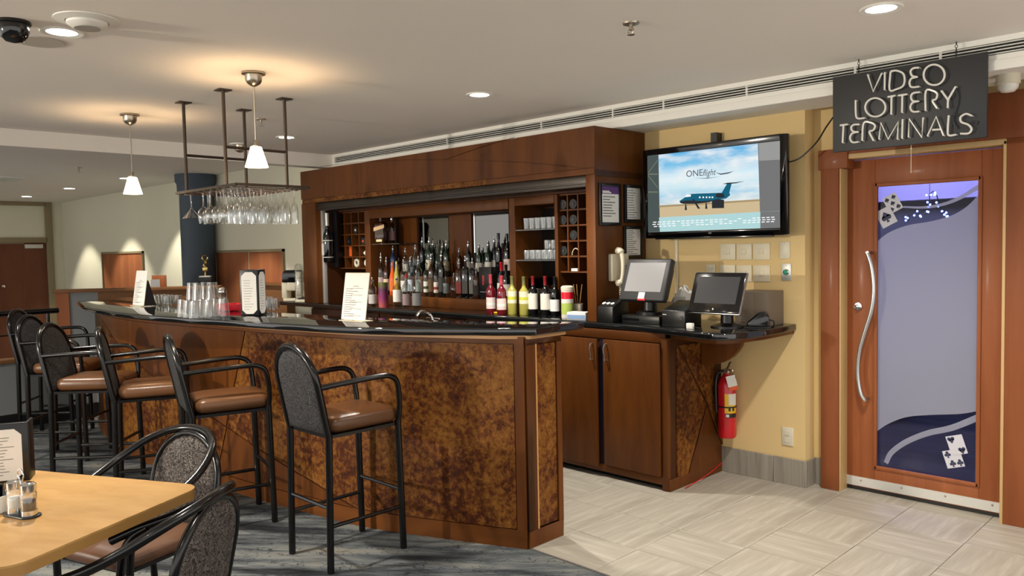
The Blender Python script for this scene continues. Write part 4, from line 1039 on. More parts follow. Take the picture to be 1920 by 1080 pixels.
def sky_screen():
    m = bpy.data.materials.new('screen_sky_picture'); m.use_nodes = True; nt = m.node_tree; nt.nodes.remove(nt.nodes['Principled BSDF'])
    tc = nt.nodes.new('ShaderNodeTexCoord'); sp = nt.nodes.new('ShaderNodeSeparateXYZ'); nt.links.new(tc.outputs['Object'], sp.inputs[0])
    mr = nt.nodes.new('ShaderNodeMapRange'); mr.inputs['From Min'].default_value = sz0; mr.inputs['From Max'].default_value = sz1; nt.links.new(sp.outputs['Z'], mr.inputs['Value'])
    r = ramp(nt, [(.3, S(214, 214, 204)), (.45, S(150, 196, 220)), (.55, S(196, 220, 228)), (.68, S(206, 226, 234)), (.85, S(120, 184, 220)), (1, S(96, 170, 216))]); nt.links.new(mr.outputs[0], r.inputs['Fac'])
    mp = nt.nodes.new('ShaderNodeMapping'); mp.inputs['Scale'].default_value = (2.5, 1, 9); nt.links.new(tc.outputs['Object'], mp.inputs['Vector'])
    n = nt.nodes.new('ShaderNodeTexNoise'); n.inputs['Scale'].default_value = 1.5; n.inputs['Detail'].default_value = 5; nt.links.new(mp.outputs['Vector'], n.inputs['Vector'])
    r2 = ramp(nt, [(.42, (0, 0, 0, 1)), (.68, (1, 1, 1, 1))]); nt.links.new(n.outputs['Fac'], r2.inputs['Fac'])
    mx = nt.nodes.new('ShaderNodeMix'); mx.data_type = 'RGBA'; nt.links.new(r2.outputs['Color'], mx.inputs['Factor']); nt.links.new(r.outputs['Color'], mx.inputs['A']); mx.inputs['B'].default_value = S(226, 230, 230)
    e = nt.nodes.new('ShaderNodeEmission'); nt.links.new(mx.outputs['Result'], e.inputs[0]); e.inputs[1].default_value = .72
    nt.links.new(e.outputs[0], nt.nodes['Material Output'].inputs[0]); return m
scr = MB().box(sx0, sx1, .004, .012, sz0, sz1).build('screen', sky_screen(), tv)
def zt1(x, y): return (1100+x*.23958, 220+y*.23958)
def spoly(pts, layer, name, mat):
    v = []
    for x, y in pts:
        q = tvp(*zt1(x, y), 0); v.append((min(max(q[0], sx0), sx1), .004-.0006*layer, min(max(q[2], sz0), sz1)))
    MB().add(v, [tuple(range(len(v)))]).build(name, mat, scr, smooth=False)
E_dark = screenmat('screen_dark_hangar', S(72, 82, 80)); E_grey = screenmat('screen_grey_door', S(112, 112, 112)); E_grey2 = screenmat('screen_pale_grey', S(146, 146, 144))
E_tan = screenmat('screen_tan_ground', S(196, 176, 140)); E_tan2 = screenmat('screen_dark_tan', S(160, 140, 104)); E_teal = screenmat('screen_pale_teal', S(168, 204, 206)); E_jet = screenmat('screen_jet_blue', S(24, 92, 118)); E_jetd = screenmat('screen_jet_dark', S(44, 46, 50))
E_white = screenmat('screen_white', S(238, 240, 240)); E_text = screenmat('screen_grey_lettering', S(82, 84, 92)); E_line = screenmat('screen_beam_lines', S(112, 116, 100))
spoly([(560, 690), (1360, 640), (1360, 745), (560, 800)], 1, 'picture_ground', E_tan)
spoly([(560, 690), (1360, 640), (1360, 655), (560, 705)], 2, 'picture_horizon', E_tan2)
spoly([(450, 290), (560, 278), (572, 900), (450, 905)], 2, 'picture_hangar_side', E_dark)
spoly([(1338, 190), (1530, 170), (1530, 880), (1358, 880)], 2, 'picture_hangar_door', E_grey)
spoly([(1345, 190), (1520, 175), (1520, 330), (1348, 340)], 3, 'picture_bright_panel', E_grey2)
for a, b in (((480, 430), (555, 330)), ((480, 440), (555, 440)), ((480, 450), (555, 545)), ((480, 580), (555, 580))):
    spoly([a, b, (b[0], b[1]+9), (a[0], a[1]+9)], 3, 'picture_beam', E_line)
spoly([(450, 790), (1530, 730), (1530, 890), (450, 905)], 3, 'picture_reflection', E_teal)
spoly([(450, 790), (565, 784), (572, 905), (450, 905)], 4, 'picture_dark_corner', E_dark)
spoly([(1358, 740), (1530, 731), (1530, 890), (1358, 885)], 4, 'picture_dark_corner', E_grey)
spoly([(725, 655), (770, 625), (800, 600), (860, 597), (990, 592), (1060, 590), (1115, 585), (1122, 610), (1090, 635), (1010, 648), (960, 660), (860, 672), (760, 675), (735, 670)], 4, 'picture_jet_body', E_jet)
spoly([(725, 658), (790, 650), (900, 655), (1010, 648), (960, 664), (860, 676), (760, 677), (735, 672)], 5, 'picture_jet_belly', E_jetd)
spoly([(1055, 592), (1100, 515), (1135, 515), (1115, 590)], 4, 'picture_jet_fin', E_jet)
spoly([(1060, 522), (1100, 512), (1170, 508), (1240, 498), (1170, 516), (1100, 522)], 5, 'picture_jet_tailplane', E_jetd)
spoly([(1010, 600), (1035, 592), (1075, 600), (1078, 625), (1030, 630), (1010, 620)], 5, 'picture_engine', E_jetd)
spoly([(980, 650), (1020, 640), (1075, 645), (1075, 710), (980, 712)], 6, 'picture_vehicle', E_jetd)
for x in (885, 912, 938, 962, 984): spoly([(x-6, 620), (x+6, 620), (x+6, 632), (x-6, 632)], 6, 'picture_jet_window', E_white)
spoly([(825, 640), (840, 640), (888, 715), (870, 715)], 6, 'picture_steps', E_jetd)
for x, y in ((775, 700), (935, 690)): spoly([(x-4, y-20), (x+4, y-20), (x+10, y+26), (x-8, y+26)], 6, 'picture_landing_gear', E_jetd)
spoly([(780, 605), (815, 602), (815, 620), (770, 625)], 6, 'picture_cockpit', E_white)
# lettering on the screen, following the screen's own plane
q = tvp(*zt1(842, 440), 0); text('ONE', .062, 'lettering', E_text, scr, (q[0], .001, q[2]), (PI/2, 0, 0), extrude=.0002)
q = tvp(*zt1(955, 434), 0); text('flight', .060, 'lettering', E_text, scr, (q[0], .001, q[2]), (PI/2, 0, 0), extrude=.0002, shear=.3, sx=.82)
spoly([(1000, 430), (1050, 440), (1110, 430), (1155, 418), (1110, 440), (1050, 450)], 6, 'picture_swoosh', E_text)
spoly([(830, 475), (940, 475), (1050, 462), (940, 480)], 6, 'picture_underline', E_text)
for r_, (x0, x1, y0) in enumerate(((520, 1480, 0), (515, 1485, 1), (525, 1478, 2))):
    n = 26
    for i in range(n):
        if random.random() < .25 and 4 < i < n-5: continue
        xa = x0+(x1-x0)*i/n; xb = xa+(x1-x0)/n*.7; ya = 818-(xa-515)*.042+y0*17; yb = 818-(xb-515)*.042+y0*17
        spoly([(xa, ya), (xb, yb), (xb, yb+7), (xa, ya+7)], 6, 'caption_word', E_white)
q = tvp(*zt1(965, 908), 0); text('LG', .017, 'maker_mark', plain('silver_print', S(190, 190, 190), .4), tv, (q[0], -.0008, (bz0+sz0)/2+.002), (PI/2, 0, 0))
# cable from the television to the sign
cb_ = spline([at(1477, 305, 'y', 4.7), at(1500, 296, 'y', 4.72), at(1530, 268, 'y', 4.7), at(1548, 240, 'y', 4.6), at(1562, 220, 'y', 4.475)], 8)
o = MB().tube(cb_, .005, 7).build('power_cable', M_black); tag(o, 'black power cable running from the television to the sign', 'cable')

# ================================================================ neon sign
SY = 4.405
sg = empty('neon_sign', (-1.47, SY, 2.25), 0, 'black hanging sign with unlit white neon letters Video Lottery Terminals', 'sign')
SO = Vector((1.47, -SY, -2.25))
def z2(x, y): return (1500+x*.25926, 60+y*.25926)
def sgp(x, y, yy): p = at(*z2(x, y), 'y', SY+yy)+SO; return Vector((p.x, yy, p.z))
A_, B_, C_, D_ = sgp(237, 322, 0), sgp(1360, 145, 0), sgp(1347, 772, 0), sgp(235, 862, 0)
bx0_, bx1_, bz0_, bz1_ = (A_.x+D_.x)/2, (B_.x+C_.x)/2, (C_.z+D_.z)/2, (A_.z+B_.z)/2
MB().box(bx0_, bx1_, 0, .02, bz0_, bz1_).build('board', M_signboard, sg, bevel=.003)
def ell(cx, cy, rx, ry, n=18): return [(cx+rx*math.cos(2*PI*i/n+PI/2), cy+ry*math.sin(2*PI*i/n+PI/2)) for i in range(n+1)]
LET = {
 'letter_V': [[(490, 308), (530, 430), (592, 298)]], 'letter_I': [[(613, 292), (612, 418)]],
 'letter_D': [[(655, 285), (648, 417), (700, 413), (745, 390), (757, 345), (745, 300), (700, 280), (658, 283)]],
 'letter_E': [[(862, 258), (820, 262), (800, 285), (812, 318), (850, 325), (808, 335), (792, 365), (805, 398), (862, 395)]],
 'letter_O': [ell(970, 310, 76, 74)],
 'letter_L': [[(402, 495), (404, 595), (418, 625), (468, 622)]], 'letter_O_': [ell(545, 545, 73, 67)],
 'letter_T': [[(635, 470), (690, 460)], [(662, 466), (660, 595)]], 'letter_T_': [[(710, 460), (775, 450)], [(740, 456), (738, 582)]],
 'letter_E_': [[(868, 435), (820, 442), (803, 465), (815, 498), (860, 501), (815, 510), (798, 545), (815, 575), (862, 575)]],
 'letter_R': [[(908, 568), (910, 428), (960, 425), (992, 447), (983, 485), (958, 498), (992, 552)]],
 'letter_Y': [[(1022, 425), (1070, 490), (1068, 548)], [(1070, 490), (1125, 395)]],
 'letter_T__': [[(290, 675), (345, 668)], [(315, 672), (308, 800)]],
 'letter_E__': [[(430, 668), (385, 672), (370, 695), (385, 720), (425, 722), (380, 732), (362, 765), (378, 797), (422, 795)]],
 'letter_R_': [[(450, 785), (460, 661), (510, 655), (542, 675), (530, 710), (502, 722), (532, 785)]],
 'letter_M': [[(572, 775), (585, 655), (638, 775), (712, 648), (705, 775)]], 'letter_I_': [[(742, 632), (738, 770)]],
 'letter_N': [[(785, 760), (790, 628), (882, 762), (890, 620)]], 'letter_A': [[(922, 752), (985, 612), (1038, 748)], [(958, 708), (1018, 704)]],
 'letter_L_': [[(1075, 605), (1068, 720), (1080, 748), (1128, 742)]],
 'letter_S': [[(1242, 605), (1200, 592), (1162, 615), (1165, 650), (1215, 670), (1240, 700), (1220, 732), (1160, 735)]]}
CURVY = ('letter_O', 'letter_O_', 'letter_S', 'letter_D')
for nm, st_ in LET.items():
    mb = MB()
    for s_ in st_:
        P = [sgp(x, y, -.028) for x, y in s_]
        if nm in CURVY or nm.startswith('letter_E') or nm.startswith('letter_R') or nm.startswith('letter_L'): P = spline(P, 4)
        mb.tube(P, .0052, 7)
        for e in (P[0], P[-1]): mb.tube([e, (e.x, .0, e.z)], .003, 5)
    mb.build('neon_letter', M_neon, sg)
for s_ in ([(1125, 400), (1138, 450), (1135, 510), (1110, 600), (1110, 650), (1140, 700)], [(592, 300), (610, 420)], [(1100, 600), (1180, 595)], [(1242, 650), (1275, 650), (1262, 672)]):
    MB().tube(spline([sgp(x, y, -.016) for x, y in s_], 4), .0045, 6).build('blocked_out_tube', M_neon_black, sg)
for x in (425, 1130):
    p = sgp(x, 322-(x-237)*.158, .01); zc0 = CZ-2.25
    n = 5
    for i in range(n):
        za = bz1_+(zc0-bz1_)*i/n; zb = bz1_+(zc0-bz1_)*(i+1)/n
        MB().tube([(p.x+.006*math.cos(a), .01, (za+zb)/2+(zb-za)*.6*math.sin(a)) if i % 2 else (p.x, .01+.006*math.cos(a), (za+zb)/2+(zb-za)*.6*math.sin(a)) for a in [2*PI*q/8 for q in range(8)]], .0016, 5, closed=True).build('chain_link', M_black, sg)
pc = sgp(798, 840, 0); pe = sgp(798, 1018, 0)
MB().tube([(pc.x, .012, pc.z+.05), (pc.x, .012, pe.z)], .0014, 5).build('pull_cord', M_ivory, sg)
MB().sphere((pc.x, .012, pc.z), .005, 8, 5).build('cord_bead', M_ivory, sg)
# movement sensor under the beam
p = at(1890, 150, 'y', 4.62)
ms = empty('motion_sensor', (p.x, 4.62, 2.375), 0, 'white movement sensor under the beam at the right edge', 'sensor')
MB().lathe([(.055, 0), (.055, -.045), (.05, -.05)], 24).build('body', M_ivory, ms)
MB().lathe([(.048, -.05), (.045, -.068), (.03, -.085), (.0005, -.09)], 20, cap=False).build('lens', plain('milky_lens', S(226, 222, 212), .3), ms)
MB().box(-.16, -.05, -.008, .008, -.045, -.03).build('conduit_stub', M_ivory, ms)

# ================================================================ wall plates
def plate(pxa, pxb, pya, pyb, name, lab, cat, kind, mat=M_plate, group=None):
    a = at(pxa, (pya+pyb)/2, 'y', WY); b = at(pxb, (pya+pyb)/2, 'y', WY); m = at((pxa+pxb)/2, pya, 'y', WY); n = at((pxa+pxb)/2, pyb, 'y', WY)
    cx, cz = (a.x+b.x)/2, (m.z+n.z)/2; w_, h_ = abs(b.x-a.x)/2, abs(m.z-n.z)/2
    e = empty(name, (cx, WY, cz), 0, lab, cat, group)
    MB().box(-w_, w_, -.008, 0, -h_, h_).build('cover', mat, e, bevel=.003)
    if kind == 'rocker': MB().box(-w_*.3, w_*.3, -.011, -.008, -h_*.36, h_*.36).build('rocker', M_plate, e, bevel=.0015); MB().box(-w_*.22, w_*.22, -.014, -.011, -h_*.28, h_*.05).build('toggle', M_plate, e, bevel=.001)
    if kind == 'button':
        MB().lathe([(.02, 0), (.02, .006), (.016, .008)], 18).xf(Matrix.Rotation(PI/2, 4, 'X')).build('ring', M_chrome, e, loc=(0, -.008, 0))
        MB().lathe([(.015, 0), (.015, .012), (.012, .014)], 16).xf(Matrix.Rotation(PI/2, 4, 'X')).build('button', M_green, e, loc=(0, -.008, 0))
        for z in (h_*.75, -h_*.75): MB().sphere((0, -.009, z), .003, 6, 4).build('screw', M_nickel, e)
    if kind == 'outlet':
        for z in (h_*.38, -h_*.38):
            MB().prism(rrect(-w_*.45, w_*.45, z-h_*.24, z+h_*.24, h_*.1, 3), -.011, -.008, 'xz').build('socket_face', M_ivory, e)
        MB().sphere((0, -.009, 0), .003, 6, 4).build('screw', M_nickel, e)
    if kind == 'blank':
        for z in (h_*.8, -h_*.8): MB().sphere((0, -.008, z), .003, 6, 4).build('screw', M_ivory, e)
    if kind == 'thermo': MB().box(-w_*.4, w_*.4, -.012, -.008, h_*.2, h_*.6).build('slot', M_ivory, e)
sw = [(1351.5, 1380, 457, 487, 'upper left'), (1382, 1410.5, 457, 487, 'upper middle'), (1413, 1444.5, 456, 487, 'upper right'), (1351, 1379.5, 496.5, 527, 'lower left'), (1381.5, 1410.5, 497, 528, 'lower middle'), (1413, 1444.5, 497, 528, 'lower right')]
for a, b, c_, d_, w_ in sw: plate(a, b, c_, d_, 'dimmer_switch', '%s ivory dimmer switch of the six under the television' % w_, 'switch', 'rocker', group='dimmer switches under the television')
plate(1463, 1482, 453, 485, 'blank_plate', 'narrow ivory blank wall plate above the green exit button', 'wall plate', 'blank', M_ivory)
plate(1466, 1484.5, 494, 526, 'exit_button', 'steel wall plate with a round green push button', 'button', 'button', M_alu)
plate(1325, 1342, 496, 520, 'wall_sensor', 'small white wall box left of the lower dimmer switches', 'wall box', 'thermo', M_ivory)
plate(1467, 1488, 801, 835, 'power_outlet', 'ivory power outlet low on the yellow wall above the skirting', 'outlet', 'outlet', M_ivory)
plate(1474, 1481, 285, 318, 'cable_box', 'slim ivory cable plate beside the right edge of the television', 'wall plate', 'thermo', M_ivory)
p = at(1269, 452, 'y', WY); q = at(1269, 500, 'y', WY)
o = MB().box(p.x-.012, p.x+.012, WY-.012, WY, 1.1, p.z+.15).build('cable_trunking', M_plate, bevel=.002); tag(o, 'vertical ivory cable trunking on the wall below the television', 'trunking')
# framed notices on the cabinet side
def frame(pxa, pxb, pya, pyb, lab, purple):
    XS = X1+.001
    a = at(pxa, (pya+pyb)/2, 'x', XS); b = at(pxb, (pya+pyb)/2, 'x', XS); m = at((pxa+pxb)/2, pya, 'x', XS); n = at((pxa+pxb)/2, pyb, 'x', XS)
    y0, y1, z0, z1 = a.y, b.y, n.z, m.z; e = empty('framed_notice', (XS, (y0+y1)/2, (z0+z1)/2), 0, lab, 'framed notice'); hy, hz = (y1-y0)/2, (z1-z0)/2; t_ = .022
    MB().box(0, .016, -hy, -hy+t_, -hz, hz).box(0, .016, hy-t_, hy, -hz, hz).box(0, .016, -hy+t_, hy-t_, -hz, -hz+t_).box(0, .016, -hy+t_, hy-t_, hz-t_, hz).build('frame', M_black, e, bevel=.002)
    pg = MB().box(0, .008, -hy+t_, hy-t_, -hz+t_, hz-t_).build('paper', M_paper, e)
    if purple:
        MB().box(.008, .0088, -hy+t_, hy-t_, hz*.5, hz-t_).build('purple_heading', M_purple, pg)
        for i, (w_, z) in enumerate(((.5, .62), (.62, .56))): MB().box(.0088, .0094, -hy*.7, -hy*.7+hy*1.3*w_, hz*z-.004, hz*z+.004).build('heading_line', M_paper, pg)
    lines = MB()
    for i in range(8 if purple else 12):
        z = hz*(.36 if purple else .7)-i*hz*.13; lines.box(.008, .0086, -hy*.65, -hy*.65+hy*1.2*random.uniform(.5, 1), z-.0025, z+.0025)
    lines.build('printed_lines', M_ink if not purple else M_ink_d, pg)
frame(1122, 1162, 344, 423, 'black framed notice with a purple heading on the cabinet side', True)
frame(1169, 1202, 347, 417, 'upper plain framed notice beside the television', False)
frame(1168, 1202, 424, 484, 'lower plain framed notice partly behind the wall telephone', False)

# ================================================================ fire extinguisher
ex = Vector((-2.69, 4.715, .262))
e = empty('fire_extinguisher', ex, 0, 'red fire extinguisher with yellow label hanging beside the cabinet', 'fire extinguisher')
r_ = .06
MB().lathe([(.0005, 0), (r_-.008, 0), (r_, .012), (r_, .355), (r_-.012, .39), (.026, .415), (.022, .43), (.0005, .43)], 28, cap=False).build('cylinder', M_red, e)
MB().lathe([(.02, .43), (.022, .445), (.016, .46)], 14).build('valve_collar', M_nickel, e)
MB().tube(spline([(0, 0, .455), (.02, -.02, .475), (.055, -.05, .515)], 5), .006, 7).build('upper_lever', M_nickel, e)
MB().tube(spline([(0, 0, .45), (.03, -.025, .456), (.075, -.06, .462)], 5), .006, 7).build('carry_handle', M_nickel, e)
MB().lathe([(.014, 0), (.014, .01)], 14).xf(Matrix.Rotation(PI/2, 4, 'X')).build('gauge', M_chrome, e, loc=(.01, -.025, .448))
MB().tube(spline([(-.015, -.01, .445), (-.05, -.03, .43), (-.058, -.045, .36), (-.055, -.05, .25), (-.052, -.05, .17)], 6), .009, 8).build('hose', M_black, e)
def wrap(a0, a1, z0, z1, rr, name, mat):
    mb = MB(); n = 12; mb_v = []
    for i in range(n+1):
        a = rad(a0+(a1-a0)*i/n); mb_v += [(rr*math.cos(a), rr*math.sin(a), z0), (rr*math.cos(a), rr*math.sin(a), z1)]
    mb.add(mb_v, [(2*i, 2*i+2, 2*i+3, 2*i+1) for i in range(n)]); return mb.build(name, mat, e)
wrap(-75, 5, .17, .30, r_+.0006, 'yellow_label', M_yellowlabel)
wrap(-50, 5, .225, .30, r_+.0012, 'white_panel', M_paper)
wrap(-72, 8, .14, .168, r_+.0008, 'black_label', M_black)
for a in (-45, -20): wrap(a-7, a+7, .185, .205, r_+.0013, 'pictogram', M_black)
wrap(-68, -48, .145, .163, r_+.0014, 'round_mark', M_paper)
wrap(0, 360, .205, .215, r_+.003, 'strap', M_black)
tg = MB().prism([(-.03, 0), (.03, 0), (.03, -.1), (-.03, -.1)], -.0005, .0005, 'xz').build('inspection_tag', M_paper, e, loc=(.055, -.055, .425), rot=(.1, -.25, .6))
MB().prism([(-.03, -.075), (.03, -.075), (.03, -.1), (-.03, -.1)], -.001, .0, 'xz').build('orange_band', M_orange, tg)
MB().box(-.02, .02, .045, .084, .2, .4).build('wall_bracket', M_black, e)
o = MB().tube(spline([(-2.765, 4.77, .06), (-2.755, 4.6, .03), (-2.74, 4.45, .02), (-2.74, 4.35, .012), (-2.735, 4.27, .006)], 6), .003, 6).build('red_wire', M_red); tag(o, 'thin red wire trailing along the foot of the cabinet side', 'cable')
# ================================================================ bottles
def bottle_profile(kind, r, h):
    if kind == 'wine': return [(r*.9, 0), (r, .006), (r, h*.58), (r*.92, h*.64), (r*.5, h*.71), (r*.36, h*.76), (r*.34, h*.97), (r*.38, h*.975), (r*.38, h)]
    if kind == 'hock': return [(r*.9, 0), (r, .006), (r, h*.45), (r*.9, h*.55), (r*.55, h*.72), (r*.36, h*.85), (r*.34, h)]
    if kind == 'square': return [(r*.95, 0), (r, .005), (r, h*.66), (r*.85, h*.71), (r*.36, h*.76), (r*.34, h*.9), (r*.36, h*.9)]
    if kind == 'squat': return [(r*.9, 0), (r*1.1, .01), (r*1.12, h*.4), (r*.9, h*.55), (r*.4, h*.66), (r*.34, h*.88), (r*.34, h*.9)]
    return [(r*.9, 0), (r, .006), (r, h*.6), (r*.9, h*.655), (r*.42, h*.73), (r*.34, h*.78), (r*.34, h*.9)]
ORD = ['first', 'second', 'third', 'fourth', 'fifth', 'sixth', 'seventh', 'eighth', 'ninth', 'tenth', 'eleventh', 'twelfth', 'thirteenth', 'fourteenth', 'fifteenth', 'sixteenth', 'seventeenth', 'eighteenth', 'nineteenth', 'twentieth', 'twenty-first', 'twenty-second', 'twenty-third', 'twenty-fourth']
LBL = {}
def lblmat(c):
    if c not in LBL: LBL[c] = plain('bottle_label_%d' % len(LBL), S(*c), .6, noise=.12, nscale=60)
    return LBL[c]
def bottle(x, y, z, h, r, kind, glass, lab, label_c=None, cap='spout', capm=None, lz=(.12, .45), liquid=None, group=None, cat='bottle', name='bottle', band=None):
    e = empty(name, (x, y, z+.0005), random.uniform(0, 1), lab, cat, group)
    n = 4 if kind == 'square' else 14
    P = bottle_profile(kind, r, h)
    b_ = MB().lathe(P, 16, cap=True)
    if kind == 'square':
        b_ = MB(); q = rrect(-1, 1, -1, 1, .3, 3); vs = []; m = len(q)
        for rr, zz in P:
            f = 1 if rr > r*.6 else 0
            for i, (a, c_) in enumerate(q):
                ll = math.hypot(a, c_); vs.append((a*rr*.92 if f else a/ll*rr, c_*rr*.92 if f else c_/ll*rr, zz))
        fs = [(i*m+j, i*m+(j+1) % m, (i+1)*m+(j+1) % m, (i+1)*m+j) for i in range(len(P)-1) for j in range(m)]+[tuple(range(m))[::-1], tuple((len(P)-1)*m+j for j in range(m))]
        b_.add(vs, fs)
    b_.build('glass', glass, e)
    if liquid: MB().lathe([(r*.86, .006), (r*.93, .01), (r*.93, h*.4)], 14).build('liquid', liquid, e)
    if label_c:
        if kind == 'square': MB().box(-r*.8, r*.8, -r*.935, -r*.925, h*lz[0], h*lz[1]).build('label', lblmat(label_c), e); e.rotation_euler = (0, 0, .5)
        else:
            mb = MB(); nn = 12; v = []
            for i in range(nn+1):
                a = rad(-150+200*i/nn); v += [(r*1.012*math.cos(a), r*1.012*math.sin(a), h*lz[0]), (r*1.012*math.cos(a), r*1.012*math.sin(a), h*lz[1])]
            mb.add(v, [(2*i, 2*i+2, 2*i+3, 2*i+1) for i in range(nn)]).build('label', lblmat(label_c), e); e.rotation_euler = (0, 0, .25)
            if band:
                mb = MB(); v = [(a_*1.004, b2*1.004, h*(lz[0]+(lz[1]-lz[0])*(.3 if q_ % 2 == 0 else .55))) for q_, (a_, b2, c2) in enumerate(v)]
                mb.add(v, [(2*i, 2*i+2, 2*i+3, 2*i+1) for i in range(nn)]).build('label_band', lblmat(band), e)
    nr = r*.38
    if cap == 'spout':
        MB().lathe([(nr, h*.88), (nr*1.05, h*.91), (nr*.5, h*.925), (nr*.3, h*.99), (nr*.3, h)], 10).build('pour_spout', capm or M_chrome, e)
    elif cap == 'cap': MB().lathe([(nr*1.08, h*.86), (nr*1.1, h*.995), (nr*.9, h)], 12).build('cap', capm or M_black, e)
    elif cap == 'foil': MB().lathe([(nr*.96, h*.77), (nr*.98, h*.97), (nr*1.06, h*.975), (nr*1.06, h+.001)], 12).build('foil', capm or M_black, e)
    return e
def from_px(px, topy, y, z):
    x = at(px, 520, 'y', y).x; return x, max(.1, height_at(x, y, topy)-z)
CL, GN, BK, BR, RD, OR, YL, BU = G_clear, G_green, G_black, G_brown, G_red, G_orange, G_yellow, G_blue
# back row on the upper step
R2 = [(738, 461, 'liq', BU, (60, 60, 90), 'blue'), (748, 484, 'liq', BR, None, 'small amber'), (761, 465, 'liq', CL, (200, 196, 186), 'clear pale-labelled'), (772, 480, 'liq', BU, (170, 180, 200), 'dark blue'), (780, 459, 'liq', CL, None, 'plain clear'), (793, 445, 'liq', BK, None, 'tall black'),
      (806, 445, 'liq', GN, (210, 200, 170), 'tall green'), (813, 451, 'liq', GN, None, 'dark green'), (825, 450, 'squat', GN, None, 'squat green'), (831, 456, 'liq', BK, None, 'dark'), (838, 451, 'liq', GN, (120, 110, 80), 'dark green gold-labelled'),
      (862, 465, 'liq', BR, None, 'amber'), (879, 452, 'liq', BK, (160, 150, 140), 'tall dark'), (891, 474, 'squat', BR, None, 'squat amber'), (899, 456, 'liq', GN, (220, 214, 200), 'green white-labelled'), (906, 461, 'liq', GN, (226, 220, 200), 'green cream-labelled'), (916, 452, 'liq', GN, (206, 204, 190), 'tall green pale-labelled'), (928, 444, 'liq', BK, (200, 198, 190), 'black'), (936, 437, 'wine', BK, None, 'tallest black wine'), (944, 456, 'wine', RD, (150, 60, 70), 'dark red'), (952, 438, 'wine', BK, (224, 200, 196), 'black pink-labelled')]
for i, (px, ty, kd, g_, lc, w_) in enumerate(R2):
    y = 4.67+(.03 if i % 2 else -.03); x, h = from_px(px, ty, y, 1.31)
    bottle(x, y, 1.31, h, .031 if kd != 'squat' else .036, kd, g_, '%s bottle, %s from the left in the back row of the back bar' % (w_, ORD[i]), lc, 'spout' if kd == 'liq' else 'cap', lz=(.16, .42), group='back row bottles of the back bar')
# middle row on the lower step
R1 = [(715, 474, 'liq', CL, (170, 150, 150), 'clear'), (725, 482, 'liq', BR, (214, 190, 160), 'amber'), (736, 492, 'hock', OR, (236, 120, 60), 'bright orange'), (744, 490, 'hock', YL, (224, 170, 60), 'yellow-green'), (757, 487, 'liq', CL, (224, 222, 216), 'clear'), (770, 482, 'liq', CL, (196, 206, 220), 'pale blue'), (785, 480, 'liq', CL, (190, 194, 194), 'frosted clear'), (800, 488, 'liq', CL, (230, 230, 222), 'clear white-labelled'), (809, 476, 'liq', BR, (96, 70, 40), 'amber'), (819, 490, 'liq', CL, (230, 218, 210), 'clear cream-labelled'), (828, 470, 'liq', BK, (60, 60, 58), 'dark'), (835, 494, 'squat', CL, (170, 172, 176), 'squat clear'), (851, 512, 'squat', BR, (206, 50, 30), 'short red-labelled'), (861, 486, 'square', BR, (120, 30, 26), 'red-labelled square'), (873, 480, 'square', BK, (60, 58, 54), 'black square'), (886, 484, 'square', BK, (96, 92, 86), 'black square'), (893, 500, 'liq', BR, (40, 34, 30), 'dark amber')]
for i, (px, ty, kd, g_, lc, w_) in enumerate(R1):
    y = 4.525+(.02 if i % 2 else -.005); x, h = from_px(px, ty, y, 1.13)
    bottle(x, y, 1.13, h, .031 if kd != 'squat' else .034, kd, g_, '%s bottle, %s from the left in the middle row of the back bar' % (w_, ORD[i]), lc, 'spout', lz=(.12, .42), group='middle row bottles of the back bar', band=(60, 80, 50) if px == 800 else ((150, 40, 40) if px == 819 else None))
# black presentation boxes at the right of the middle row
x = at(912, 540, 'y', 4.53).x
e = empty('gift_box', (x, 4.55, 1.1305), 0, 'black bottle gift box with a red mark behind the pink wines', 'box')
MB().box(-.075, .075, -.035, .05, 0, .27).build('carton', M_black, e, bevel=.003)
MB().box(-.03, -.01, -.0362, -.035, .12, .2).build('red_mark', M_red, e); MB().box(-.06, .06, -.0362, -.035, .06, .064).build('silver_line', M_alu, e)
bw_ = bottle(at(940, 520, 'y', 4.56).x, 4.56, 1.13, .31, .036, 'wine', BK, 'black wine bottle with a white label right of the gift box', (224, 222, 214), 'foil', M_red)
bottle(at(949, 520, 'y', 4.53).x, 4.53, 1.13, .29, .036, 'wine', BK, 'dark wine bottle against the right divider of the bottle bay', (200, 190, 180), 'foil', M_black)
# front row on the worktop
def front(px, ty, by, kd, g_, lc, lab, cap='spout', capm=None, r=.037, lz=(.1, .42), liquid=None, band=None):
    p = at(px, by, 'z', ZW); y = max(4.26, min(4.46, p.y)); x = at(px, by, 'y', y).x
    bottle(x, y, ZW, height_at(x, y, ty)-ZW, r, kd, g_, lab, lc, cap, capm, lz, liquid, 'front row bottles on the back worktop', band=band)
front(699, 520, 578, 'liq', CL, (206, 204, 200), 'clear spirit bottle left of the purple tin')
front(746, 518, 581, 'liq', CL, (230, 230, 226), 'clear spirit bottle with a large white label right of the purple tin', lz=(.2, .58), r=.04)
front(763, 512, 580, 'liq', CL, (150, 130, 134), 'clear spirit bottle with a mottled label between two others', capm=M_red)
front(782, 507, 580, 'liq', CL, (132, 132, 134), 'clear spirit bottle with a mottled label, rightmost of the three clear ones', r=.04)
front(921, 515, 588, 'wine', RD, (234, 214, 210), 'left rose wine bottle with a pink foil neck', 'foil', plain('pink_foil', S(206, 74, 90), .35), lz=(.13, .42), band=(236, 236, 230))
front(941, 517, 590, 'wine', RD, (232, 206, 204), 'right rose wine bottle with a pink foil neck', 'foil', MATS['pink_foil'], lz=(.13, .42), band=(236, 236, 230))
front(961, 518, 590, 'wine', YL, (226, 222, 196), 'left pale yellow wine bottle with a white band', 'foil', plain('olive_foil', S(120, 122, 70), .4), lz=(.3, .62), band=(204, 206, 70))
